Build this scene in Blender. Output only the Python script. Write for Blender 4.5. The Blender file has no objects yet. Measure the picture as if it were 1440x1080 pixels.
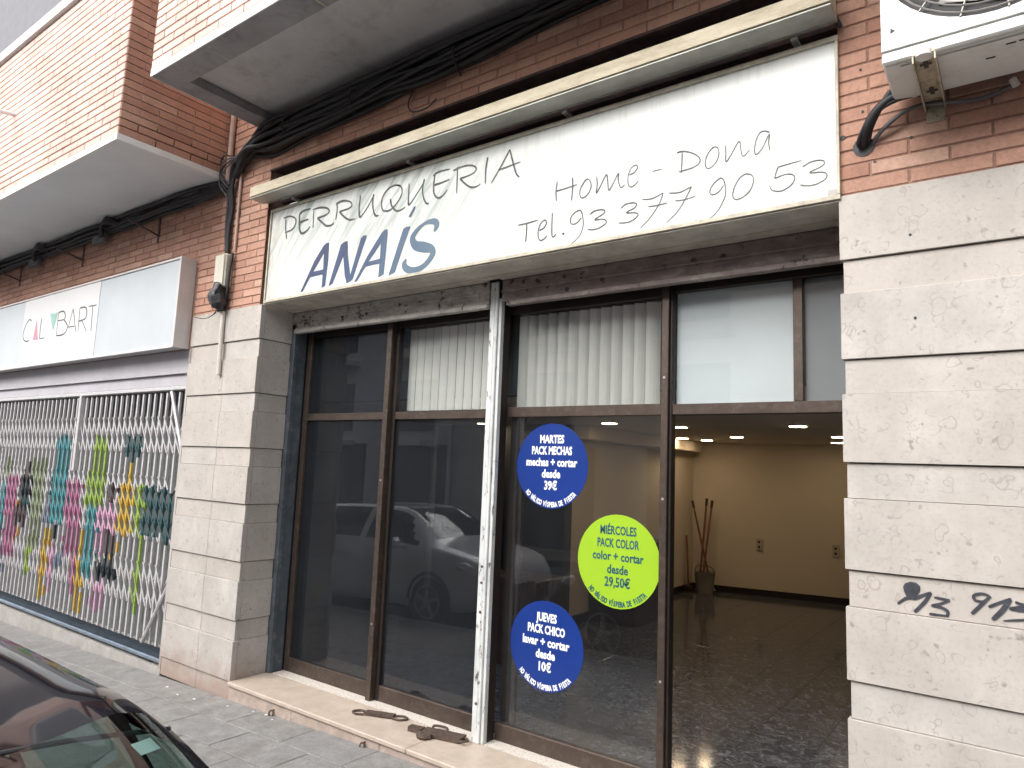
import bpy, bmesh, math, random
from mathutils import Vector, Matrix
R = math.radians
random.seed(7)
S = bpy.context.scene
COL = S.collection
H = 1.83            # lens height above the pavement datum; heights below are written relative to the lens

# ------------------------------------------------------------------ camera
FPX, YAW, PIT, ROL = 979.528, -6.36397160e-01, 1.21689877e-01, 4.05032171e-02
_f = Vector((math.sin(YAW)*math.cos(PIT), math.cos(YAW)*math.cos(PIT), math.sin(PIT)))
_r = Vector((math.cos(YAW), -math.sin(YAW), 0)); _u = _r.cross(_f)
_r2 = math.cos(ROL)*_r + math.sin(ROL)*_u
_u2 = -math.sin(ROL)*_r + math.cos(ROL)*_u
CAM = Vector((0, -3.25, 0))
cd = bpy.data.cameras.new('camera'); cam = bpy.data.objects.new('camera', cd); COL.objects.link(cam)
cd.sensor_width = 36; cd.lens = FPX/1440*36; cd.clip_start = .05; cd.clip_end = 500
m = Matrix((( _r2.x, _u2.x, -_f.x, 0), (_r2.y, _u2.y, -_f.y, -3.25), (_r2.z, _u2.z, -_f.z, H), (0,0,0,1)))
cam.matrix_world = m
S.camera = cam
S.render.resolution_x = 1024; S.render.resolution_y = 768

def ray(x, y):
    return _r2*((x-720)/FPX) - _u2*((y-540)/FPX) + _f
def onY(x, y, Y):
    d = ray(x, y); t = (Y-CAM.y)/d.y; return CAM + d*t
# ------------------------------------------------------------------ world, sun, exposure
w = bpy.data.worlds.new("World"); S.world = w; w.use_nodes = True
nt = w.node_tree; bg = nt.nodes['Background']
sky = nt.nodes.new('ShaderNodeTexSky'); sky.sky_type = 'NISHITA'; sky.sun_disc = False
SUN_EL, SUN_AZ = R(43), math.atan2(-.28, -.96)
sky.sun_elevation = SUN_EL; sky.sun_rotation = SUN_AZ
sky.air_density = 1.5; sky.dust_density = 4.0
hs = nt.nodes.new('ShaderNodeHueSaturation'); hs.inputs['Saturation'].default_value = .18
nt.links.new(sky.outputs[0], hs.inputs['Color']); nt.links.new(hs.outputs[0], bg.inputs[0])
bg.inputs[1].default_value = .15
sl = bpy.data.lights.new('sun', 'SUN'); sl.energy = .55; sl.angle = R(45); sl.color = (1, .97, .93)
so = bpy.data.objects.new('sun', sl); COL.objects.link(so)
sd = Vector((math.sin(SUN_AZ)*math.cos(SUN_EL), math.cos(SUN_AZ)*math.cos(SUN_EL), math.sin(SUN_EL)))
so.rotation_euler = sd.to_track_quat('Z', 'Y').to_euler(); so.location = (0, -5, 15)
S.view_settings.view_transform = 'Standard'; S.view_settings.look = 'None'
S.view_settings.exposure = 1.44; S.view_settings.gamma = 1; S.view_settings.use_curve_mapping = False
S.render.engine = 'CYCLES'; S.cycles.max_bounces = 10; S.cycles.transparent_max_bounces = 16
S.cycles.sample_clamp_indirect = 6

# ------------------------------------------------------------------ materials
class N:
    def __init__(s, name):
        s.m = bpy.data.materials.new(name); s.m.use_nodes = True
        s.t = s.m.node_tree; s.b = s.t.nodes['Principled BSDF']; s.out = s.t.nodes['Material Output']
        s.tc = None
    def n(s, typ, **k):
        x = s.t.nodes.new(typ)
        for a, v in k.items(): setattr(x, a, v)
        return x
    def l(s, a, b): s.t.links.new(a, b)
    def pos(s):       # world position
        if not s.tc: s.tc = s.n('ShaderNodeNewGeometry')
        return s.tc.outputs['Position']
    def mapping(s, scale=(1,1,1), rot=(0,0,0), src=None):
        mp = s.n('ShaderNodeMapping'); mp.inputs['Scale'].default_value = scale; mp.inputs['Rotation'].default_value = rot
        s.l(src or s.pos(), mp.inputs['Vector']); return mp.outputs[0]
    def noise(s, sc, det=4, rough=.6, vec=None, dist=0):
        x = s.n('ShaderNodeTexNoise'); x.inputs['Scale'].default_value = sc; x.inputs['Detail'].default_value = det
        x.inputs['Roughness'].default_value = rough; x.inputs['Distortion'].default_value = dist
        s.l(vec or s.pos(), x.inputs['Vector']); return x.outputs['Fac']
    def ramp(s, fac, stops):
        x = s.n('ShaderNodeValToRGB'); e = x.color_ramp.elements
        while len(e) < len(stops): e.new(.5)
        for k, (p, c) in enumerate(stops):
            e[k].position = p; e[k].color = (c, c, c, 1) if isinstance(c, (int, float)) else (*c, 1)
        s.l(fac, x.inputs[0]); return x.outputs[0]
    def mix(s, fac, a, b, mode='MIX'):
        x = s.n('ShaderNodeMix', data_type='RGBA', blend_type=mode)
        for i, v in ((0, fac), (6, a), (7, b)):
            if isinstance(v, (int, float)): x.inputs[i].default_value = v
            elif isinstance(v, tuple): x.inputs[i].default_value = (*v, 1)
            else: s.l(v, x.inputs[i])
        return x.outputs[2]
    def math(s, op, a, b=0):
        x = s.n('ShaderNodeMath', operation=op)
        for i, v in ((0, a), (1, b)):
            if isinstance(v, (int, float)): x.inputs[i].default_value = v
            else: s.l(v, x.inputs[i])
        return x.outputs[0]
    def bump(s, h, strength=.3, dist=.01):
        x = s.n('ShaderNodeBump'); x.inputs['Strength'].default_value = strength; x.inputs['Distance'].default_value = dist
        s.l(h, x.inputs['Height']); s.l(x.outputs[0], s.b.inputs['Normal']); return x
    def base(s, c):
        if isinstance(c, tuple): s.b.inputs['Base Color'].default_value = (*c, 1)
        else: s.l(c, s.b.inputs['Base Color'])
    def rough(s, r, metal=0, coat=0):
        if isinstance(r, (int, float)): s.b.inputs['Roughness'].default_value = r
        else: s.l(r, s.b.inputs['Roughness'])
        s.b.inputs['Metallic'].default_value = metal; s.b.inputs['Coat Weight'].default_value = coat

def simple(name, c, rough=.6, metal=0, var=.25, sc=6, bump=.1, coat=0, fine=90, dirt=None):
    n = N(name)
    dark = tuple(v*(1-var) for v in c); light = tuple(min(1, v*(1+var*.6)) for v in c)
    col = n.ramp(n.noise(sc, 6, .65), [(.3, dark), (.72, light)])
    if dirt:
        f = n.ramp(n.noise(sc*2.7, 8, .75), [(.5, 0.), (.68, 1.)])
        col = n.mix(n.math('MULTIPLY', f, dirt[1]), col, dirt[0])
    n.base(col); n.rough(rough, metal, coat)
    if bump: n.bump(n.noise(fine, 3), bump, .004)
    return n.m

def brick_mat(name, c1, c2, c3):
    n = N(name)
    oi = n.n('ShaderNodeObjectInfo'); ge = n.n('ShaderNodeNewGeometry')
    rnd = n.math('FRACT', n.math('ADD', oi.outputs['Random'], ge.outputs['Random Per Island']))
    col = n.ramp(rnd, [(0, c1), (.45, c2), (.8, c2), (1, c3)])
    grime = n.ramp(n.noise(1.3, 6, .7), [(.35, .72), (.65, 1.05)])
    col = n.mix(1., col, grime, 'MULTIPLY')
    sp = n.ramp(n.noise(60, 5, .7), [(.3, .8), (.6, 1.05)])
    col = n.mix(1., col, sp, 'MULTIPLY')
    streak = n.ramp(n.noise(3, 6, .7, n.mapping((6, 6, .6))), [(.56, 0.), (.75, .35)])
    col = n.mix(streak, col, (.16, .12, .11))
    n.base(col); n.rough(.85); n.bump(n.noise(140, 4), .35, .004)
    return n.m

def stone_mat(name, tint=(1, 1, 1), foot=True):
    n = N(name)
    a = (.36*tint[0], .335*tint[1], .31*tint[2]); b = (.52*tint[0], .485*tint[1], .455*tint[2])
    oi = n.n('ShaderNodeObjectInfo')
    off = n.n('ShaderNodeVectorMath', operation='ADD'); n.l(n.pos(), off.inputs[0])
    sc = n.n('ShaderNodeVectorMath', operation='SCALE'); cx = n.n('ShaderNodeCombineXYZ')
    n.l(oi.outputs['Random'], cx.inputs[0]); n.l(oi.outputs['Random'], cx.inputs[2]); n.l(cx.outputs[0], sc.inputs[0]); sc.inputs['Scale'].default_value = 13
    n.l(sc.outputs[0], off.inputs[1]); V = off.outputs[0]
    base = n.ramp(n.noise(3.5, 8, .65, V), [(.3, a), (.7, b)])
    base = n.mix(n.math('MULTIPLY', oi.outputs['Random'], .5), base, (.43*tint[0], .37*tint[1], .32*tint[2]))
    # fossil arcs: thin rings about scattered centres, broken by noise
    dist = n.n('ShaderNodeTexNoise'); dist.inputs['Scale'].default_value = 14; dist.inputs['Detail'].default_value = 2; n.l(V, dist.inputs['Vector'])
    mx = n.mix(.07, V, dist.outputs['Color'])
    ringsum = None
    for scl, r0, seed, th in ((9, .26, 0, .03), (17, .30, 5, .05), (5.5, .16, 9, .014)):
        vo = n.n('ShaderNodeTexVoronoi'); vo.inputs['Scale'].default_value = scl; vo.inputs['Randomness'].default_value = 1
        ad = n.n('ShaderNodeVectorMath', operation='ADD'); n.l(mx, ad.inputs[0]); ad.inputs[1].default_value = (seed, seed*.7, seed*.3)
        n.l(ad.outputs[0], vo.inputs['Vector'])
        d = n.math('ABSOLUTE', n.math('SUBTRACT', vo.outputs['Distance'], r0))
        ring = n.ramp(d, [(0, 1.), (th, 0.)])
        br = n.ramp(n.noise(scl*.9, 2, .5, ad.outputs[0]), [(.48, 0.), (.58, 1.)])
        q = n.math('MULTIPLY', ring, br)
        ringsum = q if ringsum is None else n.math('MAXIMUM', ringsum, q)
    col = n.mix(n.math('MULTIPLY', ringsum, .6), base, (.23, .19, .17))
    sp = n.ramp(n.noise(55, 6, .75, V), [(.30, .82), (.5, 1.)])
    col = n.mix(1., col, sp, 'MULTIPLY')
    pits = n.ramp(n.noise(26, 3, .5, V), [(.66, 0.), (.72, .7)])
    col = n.mix(pits, col, (.2, .165, .15))
    gr = n.ramp(n.noise(2.4, 7, .75, n.mapping((1.6, 1.6, .5))), [(.42, 0.), (.68, .6)])
    col = n.mix(gr, col, (.36, .33, .30))
    if foot:            # reddish rising damp and splashed dirt over the lowest course
        sz = n.n('ShaderNodeSeparateXYZ'); n.l(n.pos(), sz.inputs[0])
        hgt = n.math('ADD', sz.outputs[2], n.math('MULTIPLY', n.math('SUBTRACT', n.noise(5, 5, .7), .5), .55))
        f = n.ramp(hgt, [(.02, .75), (.30, 0.)])
        col = n.mix(f, col, (.30, .20, .16))
    n.base(col); n.rough(.7)
    n.bump(n.math('ADD', n.noise(45, 6, .7, V), n.math('MULTIPLY', ringsum, -.3)), .16, .004)
    return n.m

M = {}
M['brick'] = brick_mat('red_brick', (.43, .22, .155), (.51, .285, .205), (.60, .38, .285))
M['brick_lit'] = brick_mat('lit_brick', (.66, .45, .385), (.73, .52, .45), (.79, .60, .53))  # red brick paled: strong light on the balconies put into the colour
M['mortar'] = simple('red_mortar', (.31, .18, .135), .95, var=.3, sc=30, bump=.4)
M['mortar_lit'] = simple('lit_mortar', (.56, .41, .36), .95, var=.3, sc=30, bump=.4)  # mortar paled to match, the light again in its colour
M['stone'] = stone_mat('shell_limestone')
M['stone_joint'] = simple('joint_shadow_mortar', (.10, .085, .075), .95, var=.3)
M['brown'] = simple('brown_anodised_aluminium', (.082, .060, .049), .42, .55, var=.25, sc=9, bump=.03, dirt=((.16, .135, .115), .5))
M['brown_dark'] = simple('dark_brown_frame', (.022, .015, .012), .5, .2, var=.3)
M['bluegrey'] = simple('blue_grey_painted_steel', (.085, .105, .125), .5, .2, var=.35, sc=5, bump=.15, dirt=((.3, .3, .3), .35))
M['whitefade'] = None
n = N('chipped_white_paint')
base = n.ramp(n.noise(4, 6, .7, n.mapping((3, 3, 1))), [(.3, (.44, .46, .46)), (.7, (.66, .67, .655))])
chip = n.ramp(n.noise(9, 9, .8, n.mapping((3.2, 3.2, .9))), [(.575, 0.), (.60, 1.)])
n.base(n.mix(chip, base, (.07, .055, .05))); n.rough(.5); n.bump(chip, -.4, .003); M['whitefade'] = n.m
n = N('grimy_shutter_bar')
base = n.ramp(n.noise(7, 8, .75, n.mapping((1, 1, 2.5))), [(.3, (.14, .105, .10)), (.55, (.25, .205, .19)), (.75, (.42, .39, .36))])
blot = n.ramp(n.noise(16, 5, .7), [(.6, 0.), (.66, 1.)])
n.base(n.mix(blot, base, (.035, .02, .02))); n.rough(.6, .3); n.bump(n.noise(50, 5), .4, .004); M['shutter'] = n.m
n = N('pale_shutter_bar')
base = n.ramp(n.noise(7, 8, .75, n.mapping((1, 1, 2.5))), [(.3, (.24, .21, .19)), (.55, (.46, .43, .40)), (.75, (.66, .63, .60))])
blot = n.ramp(n.noise(13, 6, .75), [(.57, 0.), (.63, 1.)])
n.base(n.mix(blot, base, (.06, .045, .045))); n.rough(.6, .3); n.bump(n.noise(50, 5), .4, .004); M['shutter_pale'] = n.m
n = N('dirty_white_sign_board')
sz = n.n('ShaderNodeSeparateXYZ'); n.l(n.pos(), sz.inputs[0])
base = n.ramp(n.noise(1.2, 5, .6), [(.3, (.57, .59, .56)), (.7, (.65, .66, .635))])
# green-grey diagonal runs in the upper left and yellow rust at the left end
V = n.mapping((1.9, 1, .16), src=n.mapping((1, 1, 1), (0, R(-38), 0)))
di = n.ramp(n.noise(6.5, 5, .65, V, .6), [(.48, 0.), (.60, .8)])
lx = n.ramp(n.math('MULTIPLY', sz.outputs[0], -.25), [(.60, 0.), (.80, 1.), (1.2, 1.)])
lz = n.ramp(n.math('SUBTRACT', sz.outputs[2], 3.1), [(.12, 0.), (.5, 1.)])
col = n.mix(n.math('MULTIPLY', di, n.math('MULTIPLY', lx, lz)), base, (.24, .29, .26))
ru = n.ramp(n.math('MULTIPLY', sz.outputs[0], -.2), [(.935, 0.), (.975, .6)])
rn = n.ramp(n.noise(7, 6, .7, n.mapping((5, 5, 1))), [(.42, 0.), (.62, 1.)])
col = n.mix(n.math('MULTIPLY', ru, rn), col, (.30, .24, .15))
dr = n.ramp(n.noise(4, 7, .7, n.mapping((9, 9, .7))), [(.52, 0.), (.75, .5)])
col = n.mix(dr, col, (.38, .38, .33))
n.base(col); n.rough(.35); n.bump(n.noise(2.5, 2), .12, .02); M['board'] = n.m
M['cream_edge'] = simple('grimy_cream_trim', (.50, .46, .37), .6, .1, var=.3, sc=8, bump=.1, dirt=((.25, .2, .14), .6))
M['under'] = simple('grimy_grey_underside', (.58, .54, .47), .6, .1, var=.3, sc=5, bump=.1, dirt=((.2, .17, .13), .4))
n = N('weathered_cream_awning_case')
base = n.ramp(n.noise(5, 8, .75, n.mapping((.6, 2, 2))), [(.3, (.33, .27, .18)), (.5, (.56, .49, .36)), (.7, (.68, .62, .48))])
n.base(base); n.rough(.6, .1); n.bump(n.noise(30, 5), .2, .004); M['awning'] = n.m
M['awning_under'] = simple('grey_awning_underside', (.42, .42, .38), .5, .3, var=.3, sc=4, bump=.1)
M['alu'] = simple('bare_aluminium', (.55, .54, .50), .4, .7, var=.15)
M['soffit'] = simple('grey_painted_soffit', (.52, .505, .51), .9, var=.22, sc=1.3, bump=.3, fine=18, dirt=((.22, .2, .19), .5))
M['soffit_l'] = simple('pale_grey_soffit', (.68, .69, .71), .9, var=.1, sc=1.3, bump=.2, fine=18)
M['soffit_rim'] = simple('dark_grey_soffit_rim', (.33, .315, .32), .9, var=.2, sc=2, bump=.2, dirt=((.12, .11, .12), .6))
M['white_trim'] = simple('white_trim', (.72, .71, .70), .7, var=.12, sc=4)
M['grey_wall'] = simple('shaded_grey_render', (.17, .17, .185), .9, var=.1)  # shade on the wall above the balcony put into its dark base colour
M['cable'] = simple('black_cable', (.020, .019, .022), .6, var=.4, bump=.1)
M['cable_grey'] = simple('grey_cable', (.12, .115, .125), .6, var=.4, bump=.1)
M['pipe'] = simple('pinkish_painted_pipe', (.50, .36, .30), .6, var=.2, sc=8)
M['conduit'] = simple('pale_plastic_conduit', (.58, .53, .48), .5, var=.15, sc=8)
M['jbox'] = simple('beige_plastic_box', (.56, .54, .45), .5, var=.12, sc=12, dirt=((.3, .27, .2), .5))
M['blackplastic'] = simple('black_plastic', (.025, .023, .024), .35, var=.4)
M['acwhite'] = simple('aged_white_enamel', (.66, .66, .64), .4, var=.12, sc=3, dirt=((.4, .37, .32), .4))
M['acgrille'] = simple('grey_fan_grille', (.32, .30, .28), .5, .3, var=.15)
M['acdark'] = simple('dark_fan_cavity', (.03, .028, .03), .6, var=.3)
M['bracket'] = simple('yellowed_steel_bracket', (.42, .38, .29), .5, .3, var=.25, sc=14, dirt=((.15, .08, .05), .8))
M['rust'] = simple('rusty_iron', (.12, .085, .07), .75, .5, var=.5, sc=40, bump=.5)
M['black'] = simple('black_void_paint', (.012, .011, .011), .8, var=.3)
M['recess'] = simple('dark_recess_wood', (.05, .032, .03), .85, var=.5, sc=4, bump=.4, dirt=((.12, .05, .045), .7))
M['print_dark'] = simple('faded_black_print', (.06, .065, .065), .5, var=.6, sc=14, bump=0)
n = N('faded_blue_print')
szz = n.n('ShaderNodeSeparateXYZ'); n.l(n.pos(), szz.inputs[0])
v = n.math('ADD', n.math('MULTIPLY', szz.outputs[0], .42), n.math('MULTIPLY', szz.outputs[2], -.5))
v = n.math('ADD', v, n.math('MULTIPLY', n.noise(4, 3), .5))
n.base(n.ramp(n.math('ADD', v, 3.45), [(.1, (.018, .026, .085)), (.45, (.028, .055, .13)), (.85, (.09, .15, .20))])); n.rough(.4); M['print_blue'] = n.m
M['marker'] = simple('black_marker_ink', (.045, .047, .06), .5, var=.5, sc=30, bump=0)
M['grille_white'] = simple('white_gate_paint', (.52, .50, .51), .45, .1, var=.15, sc=20)
for k, c in dict(teal=(.09, .30, .33), petrol=(.045, .10, .11), lime=(.30, .42, .09), yellow=(.58, .38, .07), magenta=(.45, .18, .30), pink=(.62, .36, .50),
                 olive=(.30, .33, .22), brown=(.10, .065, .07), black=(.02, .028, .035), orange=(.62, .33, .12), slate=(.22, .25, .32)).items():
    M['g_'+k] = simple('gate_paint_'+k, c, .45, .1, var=.25, sc=20)
M['track'] = simple('dark_blue_steel_track', (.035, .05, .07), .4, .3, var=.4, sc=6)
M['track_l'] = simple('worn_blue_steel_edge', (.20, .25, .31), .4, .3, var=.3, sc=6)
n = N('cement_plinth')
base = n.ramp(n.noise(5, 7, .7), [(.3, (.27, .25, .23)), (.7, (.42, .40, .38))])
sz = n.n('ShaderNodeSeparateXYZ'); n.l(n.pos(), sz.inputs[0])
hh = n.math('ADD', sz.outputs[2], n.math('MULTIPLY', n.noise(7, 5, .7, n.mapping((1, 1, .3))), -.16))
n.base(n.mix(n.ramp(n.math('ADD', hh, .03), [(.0, 0.), (.012, 1.)]), base, (.045, .065, .085))); n.rough(.9); n.bump(n.noise(40, 5), .5, .006); M['plinth'] = n.m
M['cb_panel'] = simple('pale_blue_grey_sign_panel', (.46, .49, .52), .35, var=.08, sc=1.5, bump=.03, dirt=((.42, .44, .45), .25))
M['cb_white'] = simple('white_sign_sheet', (.62, .61, .61), .35, var=.05, sc=1.5, bump=.02)
M['cb_edge'] = simple('cream_sign_edge', (.60, .56, .54), .4, var=.1)
M['cb_head'] = simple('lilac_grey_header', (.44, .42, .45), .6, var=.12, sc=3)
M['cb_black'] = simple('thin_black_lettering', (.05, .05, .055), .5, bump=0)
M['cb_pink'] = simple('dusty_pink_print', (.52, .24, .31), .5, bump=0)
M['cb_green'] = simple('sea_green_print', (.27, .48, .42), .5, bump=0)
M['tread'] = simple('beige_marble_tread', (.47, .395, .325), .45, var=.16, sc=7, bump=.1, dirt=((.38, .28, .22), .7))
M['riser'] = simple('stained_marble_riser', (.42, .335, .285), .6, var=.25, sc=9, bump=.2, dirt=((.28, .22, .2), .8))
n = N('white_terrazzo_strip')
vo = n.n('ShaderNodeTexVoronoi'); vo.inputs['Scale'].default_value = 60; n.l(n.pos(), vo.inputs['Vector'])
n.base(n.mix(n.ramp(vo.outputs['Distance'], [(.15, .9), (.4, 0.)]), (.56, .52, .47), (.36, .27, .22))); n.rough(.6); M['terrazzo'] = n.m
n = N('grey_cement_paver')
oi = n.n('ShaderNodeObjectInfo')
base = n.ramp(n.noise(9, 8, .75), [(.3, (.16, .152, .145)), (.55, (.245, .235, .225)), (.75, (.36, .345, .33))])
base = n.mix(n.math('MULTIPLY', oi.outputs['Random'], .35), base, (.22, .215, .22))
sp = n.ramp(n.noise(110, 4, .7), [(.3, .7), (.6, 1.1)]); base = n.mix(1., base, sp, 'MULTIPLY')
pat = n.ramp(n.noise(2.2, 5, .75), [(.52, 0.), (.7, .6)]); base = n.mix(pat, base, (.16, .145, .135))
n.base(base); n.rough(.8); n.bump(n.noise(80, 6, .7), .5, .006); M['paver'] = n.m
M['ground'] = simple('pavement_bed', (.10, .095, .09), .95, var=.3, sc=10, bump=.4)
M['asphalt'] = simple('asphalt', (.085, .085, .087), .9, var=.3, sc=8, bump=.6, fine=200)
M['kerb'] = simple('granite_kerb', (.33, .32, .31), .8, var=.2, sc=20, bump=.3)
n = N('marbled_blue_grey_floor_tile')
oi = n.n('ShaderNodeObjectInfo')
ad = n.n('ShaderNodeVectorMath', operation='ADD'); n.l(n.pos(), ad.inputs[0]); cx = n.n('ShaderNodeCombineXYZ')
n.l(n.math('MULTIPLY', oi.outputs['Random'], 40), cx.inputs[0]); n.l(cx.outputs[0], ad.inputs[1])
mar = n.noise(16, 7, .7, ad.outputs[0], 1.6)
n.base(n.ramp(mar, [(.34, (.022, .023, .026)), (.50, (.065, .066, .074)), (.60, (.15, .155, .17)), (.72, (.25, .25, .26))])); n.rough(.11); n.b.inputs['Specular IOR Level'].default_value=.5; M['floor'] = n.m
M['iwall'] = simple('cream_painted_plaster', (.58, .50, .39), .8, var=.06, sc=.8, bump=.08, fine=20)
M['iwall_dark'] = simple('dark_grey_partition', (.045, .048, .055), .6, var=.2, sc=1)
M['ceil'] = simple('off_white_ceiling', (.70, .63, .54), .9, var=.06, sc=.8, bump=.05)
M['base'] = simple('dark_skirting', (.02, .014, .012), .4, var=.3)
M['mahog'] = simple('dark_reddish_wood', (.045, .02, .016), .4, var=.4, sc=5)
M['blind'] = simple('pale_grey_blind_fabric', (.62, .61, .57), .7, var=.08, sc=3, bump=.05)
M['whiteboard'] = simple('off_white_backing_panel', (.64, .68, .69), .35, var=.05, sc=2, bump=.02)
M['greyboard'] = simple('grey_backing_panel', (.26, .27, .28), .35, var=.1, sc=2, bump=.02)
M['st_blue'] = simple('royal_blue_vinyl', (.007, .032, .20), .3, var=.08, sc=5, bump=0)
M['st_lime'] = simple('lime_vinyl', (.29, .48, .025), .3, var=.06, sc=5, bump=0)
M['st_white'] = simple('white_vinyl_print', (.85, .87, .88), .35, var=.03, bump=0)
M['st_navy'] = simple('dark_teal_print', (.015, .08, .12), .35, var=.1, bump=0)
M['wood'] = simple('reddish_wood_handle', (.20, .075, .045), .6, var=.3, sc=20)
M['bucket'] = simple('grey_plastic_bucket', (.30, .27, .24), .5, var=.1)
M['socket'] = simple('cream_plastic_socket', (.42, .36, .27), .5, var=.1)
M['carblack'] = simple('glossy_black_car_paint', (.010, .010, .014), .07, 0, var=.1, bump=0, coat=0)
M['carwhite'] = simple('white_car_paint', (.72, .73, .75), .25, 0, var=.04, bump=0, coat=1)
M['rubber'] = simple('black_rubber', (.02, .02, .02), .8, var=.3)
M['rim'] = simple('alloy_rim', (.45, .46, .48), .3, .9, var=.1)
M['chrome'] = simple('bright_trim', (.42, .43, .45), .3, .6, var=.05, bump=0)
M['headlight'] = simple('clear_headlight', (.60, .62, .66), .08, .3, var=.2, bump=0, coat=1)
M['taillight'] = simple('red_tail_light', (.35, .01, .01), .1, 0, var=.2, bump=0, coat=1)
M['opp1'] = simple('opposite_ochre_render', (.68, .65, .61), .9, var=.15)
M['opp2'] = simple('opposite_grey_render', (.60, .61, .63), .9, var=.15)
M['opp3'] = simple('opposite_garage_door', (.10, .11, .13), .6, var=.2)
M['litter'] = simple('white_litter', (.7, .7, .7), .8)

def glass_mat(name, tint, refl=1.0, rough=.0, boost=1.5, dust=0):
    n = N(name); t = n.t; t.nodes.remove(n.b)
    tr = n.n('ShaderNodeBsdfTransparent'); tr.inputs[0].default_value = (*tint, 1)
    gl = n.n('ShaderNodeBsdfGlossy'); gl.inputs['Roughness'].default_value = rough; gl.inputs['Color'].default_value = (refl, refl, refl, 1)
    fr = n.n('ShaderNodeFresnel'); ge = n.n('ShaderNodeNewGeometry'); n.l(n.math('SUBTRACT', boost, n.math('MULTIPLY', ge.outputs['Backfacing'], boost-1/boost)), fr.inputs['IOR'])
    mx = n.n('ShaderNodeMixShader'); n.l(fr.outputs[0], mx.inputs[0]); n.l(tr.outputs[0], mx.inputs[1]); n.l(gl.outputs[0], mx.inputs[2])
    last = mx.outputs[0]
    if dust:
        df = n.n('ShaderNodeBsdfDiffuse'); df.inputs[0].default_value = (.50, .54, .60, 1)
        m2 = n.n('ShaderNodeMixShader'); n.l(n.math('MULTIPLY', n.ramp(n.noise(2.2, 7, .7, n.mapping((1, 1, .6))), [(.3, .45), (.7, 1.)]), dust), m2.inputs[0])
        n.l(last, m2.inputs[1]); n.l(df.outputs[0], m2.inputs[2]); last = m2.outputs[0]
    n.l(last, n.out.inputs[0]); return n.m
M['glass'] = glass_mat('window_glass', (.92, .93, .93), dust=.010)
M['glass_tint'] = glass_mat('dusty_tinted_window_glass', (.46, .50, .55), dust=.024)
M['carglass'] = glass_mat('green_tinted_car_glass', (.44, .56, .53))
M['cardark'] = simple('car_interior', (.03, .03, .032), .8, var=.3)
M['seat'] = simple('grey_seat_fabric', (.14, .15, .15), .9, var=.2)
def emit(name, c, s):
    n = N(name); t = n.t; t.nodes.remove(n.b); e = n.n('ShaderNodeEmission'); e.inputs[0].default_value = (*c, 1); e.inputs[1].default_value = s
    n.l(e.outputs[0], n.out.inputs[0]); return n.m
M['lamp'] = emit('warm_lamp_light', (1, .76, .48), 16)

# ------------------------------------------------------------------ builders (heights are relative to the lens; +H on the way in)
def wloc(o):
    v = Vector(o.location)
    while o.parent: o = o.parent; v = v + Vector(o.location)
    return v
def put(o, parent, origin):
    COL.objects.link(o)
    if parent: o.parent = parent; o.location = origin - wloc(parent)
    else: o.location = origin
    return o
def mesh_obj(name, verts, faces, mat, parent=None, origin=None, smooth=False, mats=None, fm=None):
    vs = [Vector((v[0], v[1], v[2]+H)) for v in verts]
    if origin is None:
        lo = Vector([min(v[i] for v in vs) for i in range(3)]); hi = Vector([max(v[i] for v in vs) for i in range(3)])
        origin = Vector(((lo.x+hi.x)/2, (lo.y+hi.y)/2, lo.z))
    me = bpy.data.meshes.new(name); me.from_pydata([v-origin for v in vs], [], faces)
    for q in (mats or [mat]): me.materials.append(q)
    if fm:
        for p, k in zip(me.polygons, fm): p.material_index = k
    if smooth:
        for p in me.polygons: p.use_smooth = True
    me.update()
    return put(bpy.data.objects.new(name, me), parent, origin)
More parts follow.
